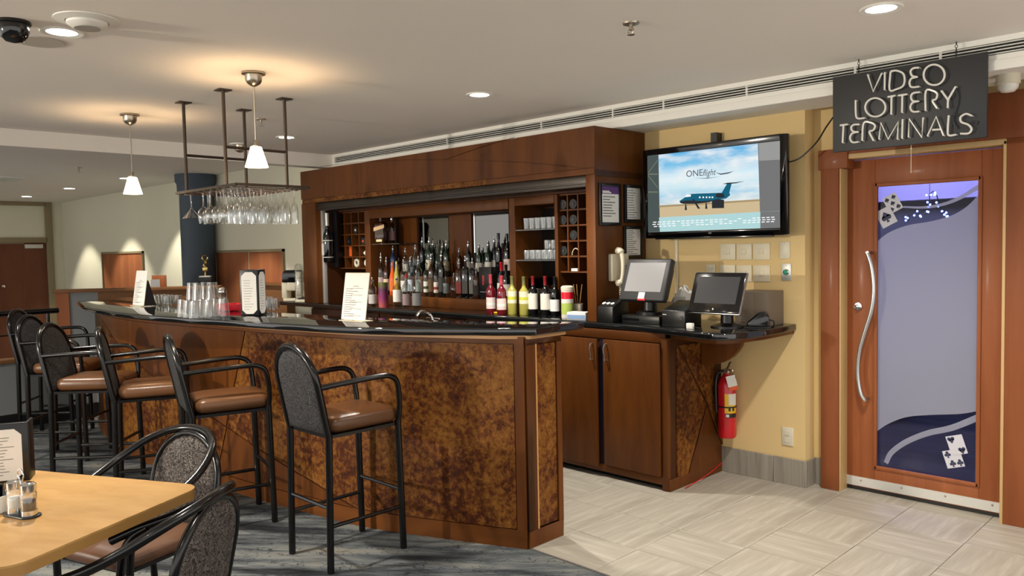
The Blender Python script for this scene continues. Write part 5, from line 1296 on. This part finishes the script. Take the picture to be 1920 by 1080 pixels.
front(983, 519, 591, 'wine', YL, (226, 222, 196), 'right pale yellow wine bottle with a white band', 'foil', MATS['olive_foil'], lz=(.3, .62), band=(204, 206, 70))
front(1000, 518, 591, 'wine', BK, (226, 222, 210), 'left red wine bottle with a cream label and red foil', 'foil', plain('dark_red_foil', S(136, 26, 34), .35), lz=(.16, .56))
front(1023, 518, 592, 'wine', BK, (226, 222, 210), 'middle red wine bottle with a cream label and red foil', 'foil', MATS['dark_red_foil'], lz=(.16, .56))
front(1041, 519, 592, 'wine', BK, (226, 226, 224), 'right red wine bottle with a white label and black foil', 'foil', M_black, lz=(.12, .42))
x, h = from_px(718, 530, 4.3, ZW)
e = empty('drinks_tin', (x, 4.3, ZW), 0, 'tall tin shading from green to purple on the back worktop', 'tin')
m, nt, b_ = newmat('purple_to_green_print'); tc = nt.nodes.new('ShaderNodeTexCoord'); sp_ = nt.nodes.new('ShaderNodeSeparateXYZ'); nt.links.new(tc.outputs['Generated'], sp_.inputs[0]); rr_ = ramp(nt, [(0, S(196, 96, 90)), (.35, S(140, 40, 104)), (.7, S(84, 34, 70)), (1, S(92, 100, 40))]); nt.links.new(sp_.outputs['Z'], rr_.inputs['Fac']); nt.links.new(rr_.outputs['Color'], b_.inputs['Base Color'])
MB().lathe([(.044, 0), (.045, .004), (.045, h-.004), (.043, h)], 20).build('body', m, e)
MB().lathe([(.0455, h-.02), (.0455, h+.002), (.0005, h+.003)], 20, cap=False).build('lid', plain('olive_lid', S(96, 100, 44), .4), e)
# shelf in the left niche
zs = SH[0]
x = at(715, 440, 'y', 4.51).x
bottle(x, 4.51, zs, height_at(x, 4.51, 402)-zs, .055, 'square', G_brown, 'large square whisky bottle with a slanted label on the small glass shelf', (60, 44, 30), 'cap', M_chrome, lz=(.3, .62), band=None)
e = bpy.data.objects['bottle'] if False else None
x = at(716, 440, 'y', 4.545).x
o = MB().prism([(-.055, -.02), (.055, .01), (.055, .045), (-.055, .015)], -.001, .001, 'xz').build('slanted_label', lblmat((214, 176, 130)), None)
lastw = [q_ for q_ in bpy.data.objects if q_.get('label') == 'large square whisky bottle with a slanted label on the small glass shelf'][0]
o.parent = lastw; o.location = (0, -.0525, .14); 
MB().prism([(-.03, 0), (.03, 0), (.03, .022), (-.03, .022)], -.001, .001, 'xz').build('base_label', lblmat((214, 210, 160)), lastw, loc=(0, -.0525, .02))
x = at(735, 440, 'y', 4.62).x
bottle(x, 4.62, zs, height_at(x, 4.62, 405)-zs, .036, 'liq', G_clear, 'tall clear bottle beside the square whisky bottle on the small shelf', (120, 90, 90), 'cap', M_chrome)
# big display bottle mounted in the left bay
zb_ = at(614, 492, 'y', 4.33).z; x = at(614, 450, 'y', 4.33).x
e = empty('display_bottle', (x, 4.33, zb_), 0, 'oversized black display bottle with pale outlined label mounted in the left bay', 'bottle')
hh = height_at(x, 4.33, 400)-zb_
MB().lathe([(.05, 0), (.055, .012), (.055, hh*.52), (.05, hh*.58), (.026, hh*.68), (.02, hh*.75), (.02, hh)], 20).build('glass', G_black, e)
MB().lathe([(.0205, hh*.74), (.0212, hh+.002), (.01, hh+.004)], 14).build('silver_neck', M_alu, e)
for z in (hh*.1, hh*.44): MB().lathe([(.0556, z), (.0556, z+.006)], 20, cap=False).build('label_line', M_paper, e)
for q_ in range(4): MB().box(-.02+q_*.012, -.014+q_*.012, -.0565, -.055, hh*.15, hh*.38).build('label_bar', M_paper, e)
MB().box(-.06, .08, .06, .075, -.05, hh+.05).build('mounting_board', M_black, e); MB().box(-.02, .02, .03, .062, hh*.2, hh*.3).build('bracket', M_black, e)
MB().box(-.04, .06, .075, .449, hh*.1, hh*.2).build('wall_batten', M_black, e)
# wine bottles lying in the pigeonholes
def lying(x, z, lab, capm, grp):
    e = empty('wine_bottle', (x, YR+.006, z), 0, lab, 'bottle', grp)
    MB().lathe([(.036, 0), (.036, .17), (.014, .2), (.013, .235)], 14).xf(Matrix.Rotation(-PI/2, 4, 'X')).build('glass', M_black, e)
    MB().lathe([(.011, -.004), (.011, 0)], 12).xf(Matrix.Rotation(-PI/2, 4, 'X')).build('base_punt', capm, e)
cw = (RR[1]-RR[0])/3; chh = (zr1-zr0)/5
for c_, r2, col in ((0, 4, M_charcoal), (1, 4, M_charcoal), (0, 3, M_charcoal), (1, 3, M_charcoal), (1, 2, M_charcoal), (0, 1, M_charcoal)):
    lying(RR[0]+cw*(c_+.5), zr0+chh*r2+.043, 'wine bottle lying in the right rack, column %s, %s shelf from the bottom' % (('one', 'two', 'three')[c_], ORD[r2]), col, 'wine in the right pigeonholes')
cw = (RL[1]-RL[0])/4; zl1_ = min(1.945, zl1+.03); chl = (zl1_-zl0)/5
for c_, r2, col in ((2, 3, M_ivory), (1, 2, M_charcoal), (3, 2, M_orange)):
    lying(RL[0]+cw*(c_+.5), zl0+chl*r2+.043, 'wine bottle lying in the left rack, column %s, %s shelf from the bottom' % (('one', 'two', 'three', 'four')[c_], ORD[r2]), col, 'wine in the left pigeonholes')
o = MB().tube([Vector((.032*math.cos(2*PI*i/18), 0, .032*math.sin(2*PI*i/18))) for i in range(18)], .014, 8, closed=True).build('tape_roll', M_ivory, loc=(RL[0]+cw*2.3, YR+.03, zl0+.0525)); tag(o, 'white roll of tape standing in the left rack', 'tape roll')
def crumple(name, loc, s, lab, cat, mat=M_paper):
    mb = MB().sphere((0, 0, s[2]), 1, 12, 8, (s[0], s[1], s[2])); mb.v = [(a*(1+random.uniform(-.16, .16)), b2*(1+random.uniform(-.16, .16)), max(.001, c2*(1+random.uniform(-.12, .12)))) for a, b2, c2 in mb.v]
    o = mb.build(name, mat, loc=loc, angle=20); tag(o, lab, cat); return o
crumple('crumpled_cloth', (RL[0]+cw*3.45, YR+.06, zl0+chl+.007), (.035, .04, .03), 'crumpled white cloth in the left wine rack', 'cloth')
crumple('crumpled_paper', (RL[0]+cw*3.45, YR+.06, zl0+.007), (.035, .04, .04), 'crumpled white paper at the bottom of the left wine rack', 'paper')
e = empty('gift_bag', (RL[0]+cw*1.5, YR+.06, zl0+chl+.007), 0, 'orange carton standing in the left wine rack', 'box'); MB().box(-.035, .035, -.03, .1, 0, .1).build('carton', M_orange, e, bevel=.003)
# arched grey card standing in the right rack
cw = (RR[1]-RR[0])/3
o = MB().tube([Vector((.036*math.cos(rad(a)), 0, .05*math.sin(rad(a)))) for a in range(0, 181, 15)], .004, 6).build('arched_card', M_ivory, loc=(RR[0]+cw*1.5, YR+.03, zr0+chh+.01)); tag(o, 'arched white card in the right wine rack', 'card')
o = MB().box(-.03, .03, -.01, .02, 0, .02).build('price_block', M_paper, loc=(RR[0]+cw*1.5, YR+.02, zr0+.0065)); tag(o, 'small white block on the bottom shelf of the right rack', 'block')

# ================================================================ drinking glasses
tum = MB().lathe([(.028, .002), (.03, 0), (.036, .09), (.034, .09), (.028, .006)], 14, cap=False).mesh('tumbler', M_glass)
short = MB().lathe([(.03, .002), (.033, 0), (.036, .05), (.035, .075), (.033, .075), (.03, .006)], 14, cap=False).mesh('short_glass', M_glass)
pint = MB().lathe([(.044, 0), (.0425, .0), (.032, .111), (.0005, .112)], 16, cap=False).mesh('pint_glass', M_glass)
jug = MB().lathe([(.03, .002), (.036, 0), (.038, .02), (.035, .13), (.042, .19), (.040, .19), (.033, .13), (.03, .006)], 14, cap=False).mesh('tall_glass', M_glass)
def gcopy(name, me, loc, lab, grp):
    o = bpy.data.objects.new(name, me); COL.objects.link(o); o.location = loc; tag(o, lab, 'glass', grp); return o
xa, xb = ix(967), ix(1041)
for r2 in range(3):
    for i in range(6):
        x = xa+.05+(xb-xa-.105)*i/5
        y = 4.53+r2*.08
        gcopy('tumbler', tum, (x, y, SH[1]+.0005), 'straight clear tumbler on the upper glass shelf', 'tumblers on the upper glass shelf')
        if not (r2 == 2 and i < 2): gcopy('short_glass', short, (x, y, SH[2]+.0005), 'short clear glass on the lower glass shelf', 'short glasses on the lower glass shelf')
for i, x in enumerate((ix(985), ix(1003), ix(1018), ix(1030))):
    for r2 in range(2): gcopy('tall_glass', jug, (x, 4.55+r2*.11, ZW+.0005), 'tall clear glass behind the wine bottles', 'tall glasses behind the wine bottles')
for i in range(3): gcopy('short_glass', short, (ix(1003)+i*.07-.02, 4.62, SH[2]+.0765), 'short clear glass stacked on the lower shelf glasses', 'second layer of short glasses')
# pints upside down on the bar, two layers
BZ = 1.1455
bp0 = at(366, 595, 'z', BZ)
pc_ = 0
for i in range(3):
    for j in range(3):
        gcopy('pint_glass', pint, (bp0.x-.13+i*.092, bp0.y-.02+j*.092, BZ), 'upturned pint glass in the lower layer on the bar', 'upturned pint glasses, lower layer')
for i in range(2):
    for j in range(2): gcopy('pint_glass', pint, (bp0.x-.084+i*.092, bp0.y+.025+j*.092, BZ+.1125), 'upturned pint glass stacked in the second layer on the bar', 'upturned pint glasses, second layer')
sg_ = at(300, 571, 'z', BZ)
for i in range(5):
    for j in range(2): gcopy('short_glass', short, (sg_.x-.2+i*.085, sg_.y+.0+j*.085, BZ), 'short glass in the row behind the left menu', 'short glasses behind the left menu')
for i, (px, py) in enumerate(((508, 583), (516, 578), (503, 575))):
    p = at(px, py, 'z', BZ); gcopy('short_glass', short, (p.x, p.y, BZ), 'short glass just right of the folded menu on the bar', 'short glasses right of the folded menu')

# ================================================================ things on the bar
def sheet_stand(px, py, w_, h_, tilt, rz, lab, prop=True):
    p = at(px, py, 'z', BZ); e = empty('menu_sheet', (p.x, p.y, BZ), rz, lab, 'menu')
    R = Matrix.Rotation(rad(-tilt), 4, 'X')
    MB().box(-w_/2, w_/2, 0, .003, .008, h_).xf(R).build('holder', M_ivory, e)
    pg = MB().box(-w_/2, w_/2, -.0015, -.0002, .008, h_-.005).xf(R).build('paper', M_paper, e)
    MB().box(-w_/2, w_/2, -.02, .06, 0, .004).build('base', M_ivory, e)
    mb = MB()
    for i in range(13):
        z = h_*.66-i*h_*.047; l_ = random.uniform(.25, .55)
        if i in (0,): mb.box(-w_*.12, w_*.12, -.0022, -.0014, h_*.72-.0015, h_*.72+.0015)
        mb.box(-w_*.42, -w_*.42+w_*l_, -.0022, -.0014, z-.0016, z+.0016)
        if i % 3 == 0: mb.box(-w_*.2, w_*.3, -.0022, -.0014, z+.004, z+.0062)
    mb.xf(R).build('printed_lines', M_ink, pg)
    MB().prism([(.0, .0), (.1 if prop else .07, 0), (h_*.7*math.sin(rad(tilt))+.012, h_*.7), (h_*.7*math.sin(rad(tilt))+.004, h_*.7)], -w_*.02, w_*.02, 'yz').build('back_prop', M_black if prop else M_ivory, e, loc=(w_*.42 if prop else 0, .008, .003))
    return e
sheet_stand(662, 602, .215, .285, 9, rad(6), 'white menu sheet on a stand in the middle of the bar', False)
sheet_stand(259, 574, .2, .29, 9, rad(4), 'white menu sheet on a stand at the far end of the bar')
p = at(476, 590, 'z', BZ)
e = empty('folded_menu', (p.x, p.y, BZ), rad(40), 'black four-sided menu tower with clipped white sheets on the bar', 'menu')
hM = .30; wM = .062
MB().box(-wM, wM, -wM, wM, 0, hM).build('tower', M_black, e, bevel=.003)
for a in (0, PI/2):
    pg = MB().prism(menu_paper(.05, hM-.025, .026), -.0012, 0, 'xz').build('menu_sheet', M_paper, e, loc=(wM*math.sin(a)*1.005, -wM*math.cos(a)*1.005, .01), rot=(0, 0, a))
    ink_lines(.04, .03, hM-.08, 12, -.0014).build('printed_lines', M_ink, pg)
p = at(432, 581, 'z', BZ)
e = empty('red_tray', (p.x, p.y, BZ), rad(-10), 'shallow red plastic tray beside the folded menu', 'tray')
MB().prism(rrect(-.1, .1, -.07, .07, .02, 4), 0, .006).build('bottom', M_redplastic, e)
for a, b2, c2, d2 in ((-.104, -.096, -.07, .07), (.096, .104, -.07, .07), (-.1, .1, -.074, -.066), (-.1, .1, .066, .074)): MB().box(a, b2, c2, d2, 0, .045).build('rim', M_redplastic, e, bevel=.002)
for i in range(3):
    for j in range(2): gcopy('short_glass', short, (p.x-.03+i*.08-.02, p.y+.15+j*.08, BZ), 'short glass behind the red tray', 'short glasses behind the red tray')
p = at(413, 575, 'z', BZ)
e = empty('sugar_shaker', (p.x, p.y+.02, BZ), 0, 'glass shaker with a metal cap left of the red tray', 'shaker')
MB().lathe([(.03, 0), (.034, .004), (.034, .1), (.03, .11)], 16).build('jar', M_glass, e); MB().lathe([(.03, .004), (.03, .06)], 14).build('contents', M_salt, e); MB().lathe([(.032, .11), (.034, .112), (.034, .132), (.02, .15), (.005, .152)], 16).build('cap', M_chrome, e)
# trophy and framed card on the partition
p = at(386, 533, 'z', 1.2)
e = empty('trophy', (p.x, p.y, 1.2), ang, 'gold trophy with a ring figure on a black base on the partition', 'trophy')
sc_ = (p-EYE).dot(CF)/FPX
MB().box(-.075, .075, -.06, .06, 0, .085).build('plinth', M_black, e, bevel=.004); MB().box(-.065, .065, -.055, .055, .085, .1).build('plinth_top', M_alu, e, bevel=.003)
MB().lathe([(.015, .1), (.008, .13), (.012, .15), (.02, .155)], 12).build('stem', M_gold, e); MB().box(-.028, .028, -.02, .02, .155, .205).build('block', M_gold, e, bevel=.003)
MB().tube(spline([(0, 0, .2), (-.015, 0, .23), (.01, 0, .255), (-.004, 0, .275)], 5), [.012]*15+[.008], 8).build('figure', M_gold, e)
MB().tube([Vector((.03*math.cos(rad(a)), 0, .31+.03*math.sin(rad(a)))) for a in range(60, 385, 20)], .008, 8).build('ring', M_gold, e)
p = at(299, 538, 'z', 1.2)
e = empty('framed_card', (p.x, p.y, 1.2), ang-PI/2+PI, 'small wooden framed notice standing on the partition', 'framed notice')
e.rotation_euler = (0, 0, ang-PI/2+PI/2-PI/2)
e.rotation_euler = (0, 0, rad(45))
MB().box(-.08, .08, -.008, .008, 0, .13).build('frame', M_farwood, e, bevel=.003); MB().box(-.09, .01, -.010, -.008, .0, .085).build('card', M_screen_shine, e); MB().box(-.03, .03, 0, .05, 0, .01).build('foot', M_farwood, e)
# paper roll dispenser, card terminal, cup dispenser at the left end of the back worktop
p = at(526, 559, 'z', ZW)
e = empty('paper_dispenser', (-7.56, 4.31, ZW), rad(30), 'white paper dispenser with a rounded black top at the end of the back worktop', 'dispenser')
MB().box(-.11, .11, -.06, .06, .0, .03).build('base', M_ivory, e, bevel=.006)
MB().box(-.13, -.07, -.05, .05, .03, .2).build('post', M_ivory, e, bevel=.008)
MB().box(-.07, .13, -.055, .055, .11, .2).build('white_box', M_ivory, e, bevel=.012, seg=3)
MB().prism([(-.12, .2), (.13, .2)]+arc((.07, .27), .06, 0, 90, 6)+arc((-.06, .27), .06, 90, 180, 6), -.055, .055, 'xz').build('black_hood', M_blackgloss, e, bevel=.006)
p = at(557, 560, 'z', ZW)
e = empty('card_terminal', (-7.3, 4.255, ZW), rad(25), 'white card payment terminal with a keypad on the back worktop', 'card terminal')
MB().prism([(-.045, 0), (.045, 0), (.045, .055), (-.045, .02)], -.06, .06, 'yz').build('case', M_ivory, e, bevel=.006)
for i in range(5):
    for j in range(3): MB().obox((-.04+i*.02, -.025+j*.02, .029+j*.0078+.006), (.014, .012, .006), (.37, 0, 0)).build('key', M_charcoal, e)
e = empty('cup_dispenser', (-7.13, 4.20+.05, ZW), 0, 'upright clear cup dispenser beside the cabinet end', 'dispenser'); e.location = (at(568, 560, 'y', 4.2).x-.0, 4.2+.055-.06, ZW); e.location.y = 4.25; e.location.x = -7.36
MB().lathe([(.05, 0), (.05, .02), (.042, .03)], 18).build('base', M_alu, e); MB().lathe([(.045, .02), (.045, .36), (.04, .38), (.02, .4)], 18).build('tube', M_glass, e)
for i in range(8): MB().lathe([(.03, .04+i*.035), (.038, .07+i*.035), (.037, .07+i*.035)], 14, cap=False).build('cup', M_ivory, e)

# ---- tub, straws, box at the right end of the bottle bay
p = at(1064, 592, 'z', ZW)
e = empty('wipes_tub', (at(1064, 570, 'y', 4.33).x, 4.33, ZW), 0, 'white tub with a red band and green label beside the wine bottles', 'tub')
MB().lathe([(.043, 0), (.045, .004), (.045, .2), (.04, .205)], 20).build('tub', M_paper, e); MB().lathe([(.0455, .14), (.0455, .19)], 20, cap=False).build('red_band', M_redplastic, e); MB().lathe([(.0455, .03), (.0455, .11)], 20, cap=False).build('green_label', plain('lime_label', S(170, 190, 90), .5), e); MB().lathe([(.047, .2), (.047, .225), (.035, .235), (.0005, .236)], 20, cap=False).build('lid', M_ivory, e)
e = empty('straw_cup', (at(1084, 570, 'y', 4.42).x, 4.42, ZW), 0, 'cup of wooden stir sticks behind the tub', 'cup')
MB().lathe([(.03, 0), (.036, .1), (.034, .1), (.028, .004)], 16, cap=False).build('cup', M_ivory, e)
for i in range(5): MB().tube([(random.uniform(-.01, .01), 0, .01), (random.uniform(-.04, .06), random.uniform(-.02, .02), .24)], .003, 5).build('stick', M_table, e)
e = empty('tissue_box', (at(1086, 588, 'y', 4.28).x, 4.275, ZW), rad(12), 'blue and white cardboard box at the cabinet corner', 'box')
MB().box(-.075, .075, -.04, .05, 0, .055).build('carton', M_paper, e, bevel=.003); MB().box(-.07, .07, -.0412, -.04, .008, .036).build('blue_print', plain('pale_blue_print', S(140, 170, 214), .5), e)
p = at(926, 588, 'z', ZW)
e = crumple('wrapper_scrap', (p.x, max(4.21, p.y), ZW), (.05, .02, .008), 'yellow and white wrapper scrap before the rose wines', 'scrap', M_yellowlabel)
# chrome tap behind the bar
p = at(812, 597, 'z', 1.06)
e = empty('bar_tap', (at(812, 590, 'y', 3.35).x, 3.35, .93), 0, 'chrome tap behind the bar showing just above the worktop', 'tap')
MB().lathe([(.025, 0), (.02, .02), (.016, .14)], 14).build('stem', M_chrome, e); MB().tube(spline([(0, 0, .13), (0, -.03, .2), (0, -.1, .22), (0, -.14, .19)], 6), .01, 8).build('spout', M_chrome, e); MB().box(-.07, .07, -.008, .008, .16, .172).build('lever', M_chrome, e, bevel=.003)
e2 = empty('bar_sink', (-3.9, 3.32, 0), 0, 'steel work counter behind the bar under the tap', 'counter'); MB().box(-2.2, .45, -.1, .12, .88, .93).build('worktop', M_steel, e2, bevel=.004); MB().box(-2.2, .45, -.08, .1, 0, .88).build('cabinet', M_charcoal, e2)

# ================================================================ right-hand worktop: telephone and terminals
XS = X1+.001
pa = at(1150, 500, 'x', XS)
e = empty('wall_telephone', (XS, pa.y+.03, pa.z), 0, 'cream wall telephone with handset and coiled cord', 'telephone')
MB().box(0, .04, -.09, .1, -.10, .09).build('body', M_ivory, e, bevel=.008)
MB().box(.04, .048, .0, .085, -.07, .02).build('keypad', M_ivory, e, bevel=.002)
for i in range(3):
    for j in range(4): MB().box(.048, .052, .012+i*.024, .028+i*.024, -.06+j*.019, -.048+j*.019).build('key', M_charcoal, e)
hs = spline([(.05, -.05, .115), (.085, -.05, .1), (.1, -.05, .04), (.1, -.05, -.04), (.085, -.05, -.1), (.05, -.05, -.115)], 6)
MB().tube(hs, [.024]*7+[.016]*(len(hs)-14)+[.024]*7, 10).build('handset', M_ivory, e)
cl = []
for i in range(90):
    t_ = i/89; a = t_*2*PI*13; cl.append(Vector((.075+.009*math.cos(a)+.02*t_, -.05+.009*math.sin(a)-.02*t_, -.12-.2*t_)))
MB().tube(cl, .003, 5).build('coiled_cord', M_ivory, e)
# black dispenser below the phone
p = at(1137, 604, 'z', ZW)
e = empty('token_box', (-3.30, 4.27, ZW), 0, 'black box with three white buttons below the telephone', 'box')
MB().prism([(-.08, 0), (.1, 0), (.1, .15), (.02, .15), (-.08, .105)], -.065, .065, 'yz').build('case', M_black, e, bevel=.004)
for i in range(3): MB().lathe([(.014, 0), (.014, .004)], 12).build('button', M_paper, e, loc=(-.036+i*.036, -.04, .127), rot=(.42, 0, 0))
def terminal(name, lab, BLp, BRp, TLp, Yb, rise, scrmat, bez, edge, foot):
    bl, br_ = at(*BLp, 'y', Yb), at(*BRp, 'y', Yb); w_ = br_.x-bl.x; zb = (bl.z+br_.z)/2
    tl = at(*TLp, 'y', Yb+rise); hh_ = math.hypot(tl.z-zb, rise); tilt = math.atan2(rise, tl.z-zb)
    e = empty(name, ((bl.x+br_.x)/2, Yb, ZW), 0, lab, 'terminal'); R = Matrix.Translation((0, 0, zb-ZW)) @ Matrix.Rotation(-tilt, 4, 'X')
    MB().box(-w_/2, w_/2, 0, edge, 0, hh_).xf(R).build('bezel', bez, e, bevel=.01, seg=3)
    b0, b1, b2 = .035, .06, .03
    MB().box(-w_/2+b0, w_/2-b0, -.0015, .004, b1, hh_-b2).xf(R).build('screen', scrmat, e)
    return e, w_, hh_, R, zb-ZW
e, w_, hh_, R, zb = terminal('till_terminal', 'grey touch screen till with a shiny screen and a sticky note', (1159, 560), (1243, 566), (1180, 485), 4.25, .11, M_screen_shine, M_pos_dark, .05)if False else terminal('till_terminal', 'grey touch screen till with a shiny screen and a sticky note', (1159, 560), (1243, 566), (1180, 485), 4.25, .11, M_screen_shine, M_pos_dark, .05, 1)
MB().box(-.12, .14, .05, .12, .03, hh_-.03).xf(R).build('rear_housing', M_black, e, bevel=.02, seg=3)
MB().box(.0, .05, -.004, .0, .01, .055).xf(R).build('sticky_note', M_paper, e, loc=(-.02, -.001, .0)); MB().box(-.02, .04, -.0045, 0, -.002, .01).xf(R).build('red_strip', M_red, e)
MB().lathe([(.09, 0), (.09, .02), (.05, .03), (.035, zb+.06)], 18).build('stand', M_black, e, loc=(0, .11, .055))
MB().box(-.15, .15, .0, .22, 0, .055).build('base_unit', M_black, e, bevel=.005); MB().box(-.14, -.01, -.002, 0, .02, .035).build('slot', M_blackgloss, e)
e, w_, hh_, R, zb = terminal('order_terminal', 'slim black touch screen with a silver edge on the worktop', (1288, 583), (1385, 591), (1305, 510), 4.22, .10, M_screen_grey, M_blackgloss, .022, 1)
MB().box(-w_/2-.002, w_/2+.002, .006, .024, -.003, hh_+.002).xf(R).build('silver_edge', M_steel, e, bevel=.004)
MB().box(-.1, .12, .03, .09, .05, hh_-.05).xf(R).build('rear_housing', M_black, e, bevel=.01); MB().lathe([(.1, 0), (.1, .012), (.04, .03), (.035, zb+.06)], 18).build('stand', M_black, e, loc=(.02, .14, 0))
MB().box(-.004, .004, -.003, 0, .02, .03).xf(R).build('maker_mark', M_alu, e)
p = at(1262, 606, 'z', ZW)
e = empty('receipt_printer', (at(1264, 590, 'y', 4.2).x, 4.28, ZW), 0, 'black receipt printer between the two touch screens', 'printer')
MB().prism([(-.09, 0), (.1, 0), (.1, .16), (.0, .13), (-.09, .105)], -.085, .085, 'yz').build('case', M_black, e, bevel=.005); MB().lathe([(.012, 0), (.012, .006)], 12).xf(Matrix.Rotation(PI/2, 4, 'X')).build('knob', M_charcoal, e, loc=(.06, -.09, .06)); MB().box(-.078, -.05, -.092, -.09, .075, .08).build('maker_mark', M_alu, e)
e = crumple('receipt_pile', (at(1275, 560, 'y', 4.55).x, 4.6, ZW), (.09, .06, .11), 'loose pile of crumpled receipt paper behind the printer', 'paper')
p = at(1430, 606, 'y', 4.6)
e = empty('cash_box', (at(1428, 590, 'y', 4.62).x, 4.62, ZW), 0, 'brown grey metal box behind the slim touch screen', 'box')
MB().box(-.13, .09, -.1, .12, 0, .215).build('case', plain('taupe_metal', S(104, 92, 78), .5), e, bevel=.005); MB().box(-.12, .0, -.103, -.1, .02, .2).build('door', MATS['taupe_metal'], e, bevel=.002)
p = at(1450, 607, 'z', ZW)
e = empty('desk_handset', (-2.33, 4.45, ZW), rad(20), 'black handheld scanner lying on its stand at the worktop end', 'scanner')
MB().prism([(-.06, 0), (.07, 0), (.075, .07), (.05, .1), (.01, .095), (-.06, .035)], -.035, .035, 'xz').build('body', M_blackgloss, e, bevel=.012, seg=3)
MB().box(-.07, .08, -.045, .045, 0, .008).build('stand', M_black, e, bevel=.003); MB().tube(spline([(.07, 0, .05), (.095, 0, .04), (.09, .03, .006), (.06, .09, .004)], 5), .004, 6).build('cord', M_black, e)
e = empty('white_cube', (at(1294, 603, 'z', ZW).x, 4.17, ZW), 0, 'tiny white adapter block at the foot of the printer', 'adapter'); e.location = (at(1294, 602, 'y', 4.17).x, 4.17, ZW)
MB().box(-.02, .02, -.015, .015, 0, .035).build('block', M_paper, e, bevel=.003); MB().tube([(.018, 0, .012), (.05, .04, .005)], .002, 5).build('lead', M_black, e)

# ================================================================ behind the glass door
e = empty('gaming_table', (-3.0, 7.3, 0), 0, 'dark table seen low through the door glass', 'table')
MB().box(-.6, .6, -.4, .4, .5, .56).build('top', M_black, e, bevel=.005)
for a in (-.5, .5):
    for b2 in (-.3, .3): MB().box(a-.05, a+.05, b2-.05, b2+.05, 0, .5).build('leg', M_black, e)
sl = empty('string_lights', (-2.5, 6.3, 1.9), 0, 'string of blue fairy lights seen through the door glass', 'string lights')
path = [(1703, 415), (1706, 404), (1716, 400), (1728, 402), (1740, 397), (1745, 385), (1743, 368), (1750, 359), (1757, 368), (1760, 385), (1766, 398), (1775, 402), (1781, 404)]
PP = [at(a, b2, 'y', 6.3)-Vector((-2.5, 6.3, 1.9)) for a, b2 in path]
sp2 = spline(PP, 4); MB().tube(sp2, .004, 5).build('wire', M_black, sl)
for q_ in sp2[::2]: MB().sphere(q_+Vector((random.uniform(-.02, .02), -.01, random.uniform(-.02, .02))), .008, 6, 4).build('led', M_bluelamp, sl)
tq = sp2[len(sp2)//2]; MB().tube([tq, (tq.x, 0, 2.535-1.9)], .002, 5).build('hanging_wire', M_black, sl)
point('blue_room_light', (-2.4, 6.9, 2.3), 52, (.68, .66, 1.0), .15)  # assumed unseen lamp, no fitting, for the bluish light behind the glass

# small round fitting on the ceiling seen between the rack posts
p = at(450, 270, 'z', CZ)
e = empty('ceiling_fitting', (p.x, p.y, CZ), 0, 'small nickel bowl with a white flange on the ceiling behind the near pendant lamp', 'ceiling fitting')
MB().lathe([(.09, 0), (.088, -.008), (.06, -.012)], 24).build('flange', M_white, e); MB().lathe([(.055, -.01), (.055, -.03), (.045, -.06), (.02, -.075), (.0005, -.078)], 20, cap=False).build('bowl', M_nickel, e)
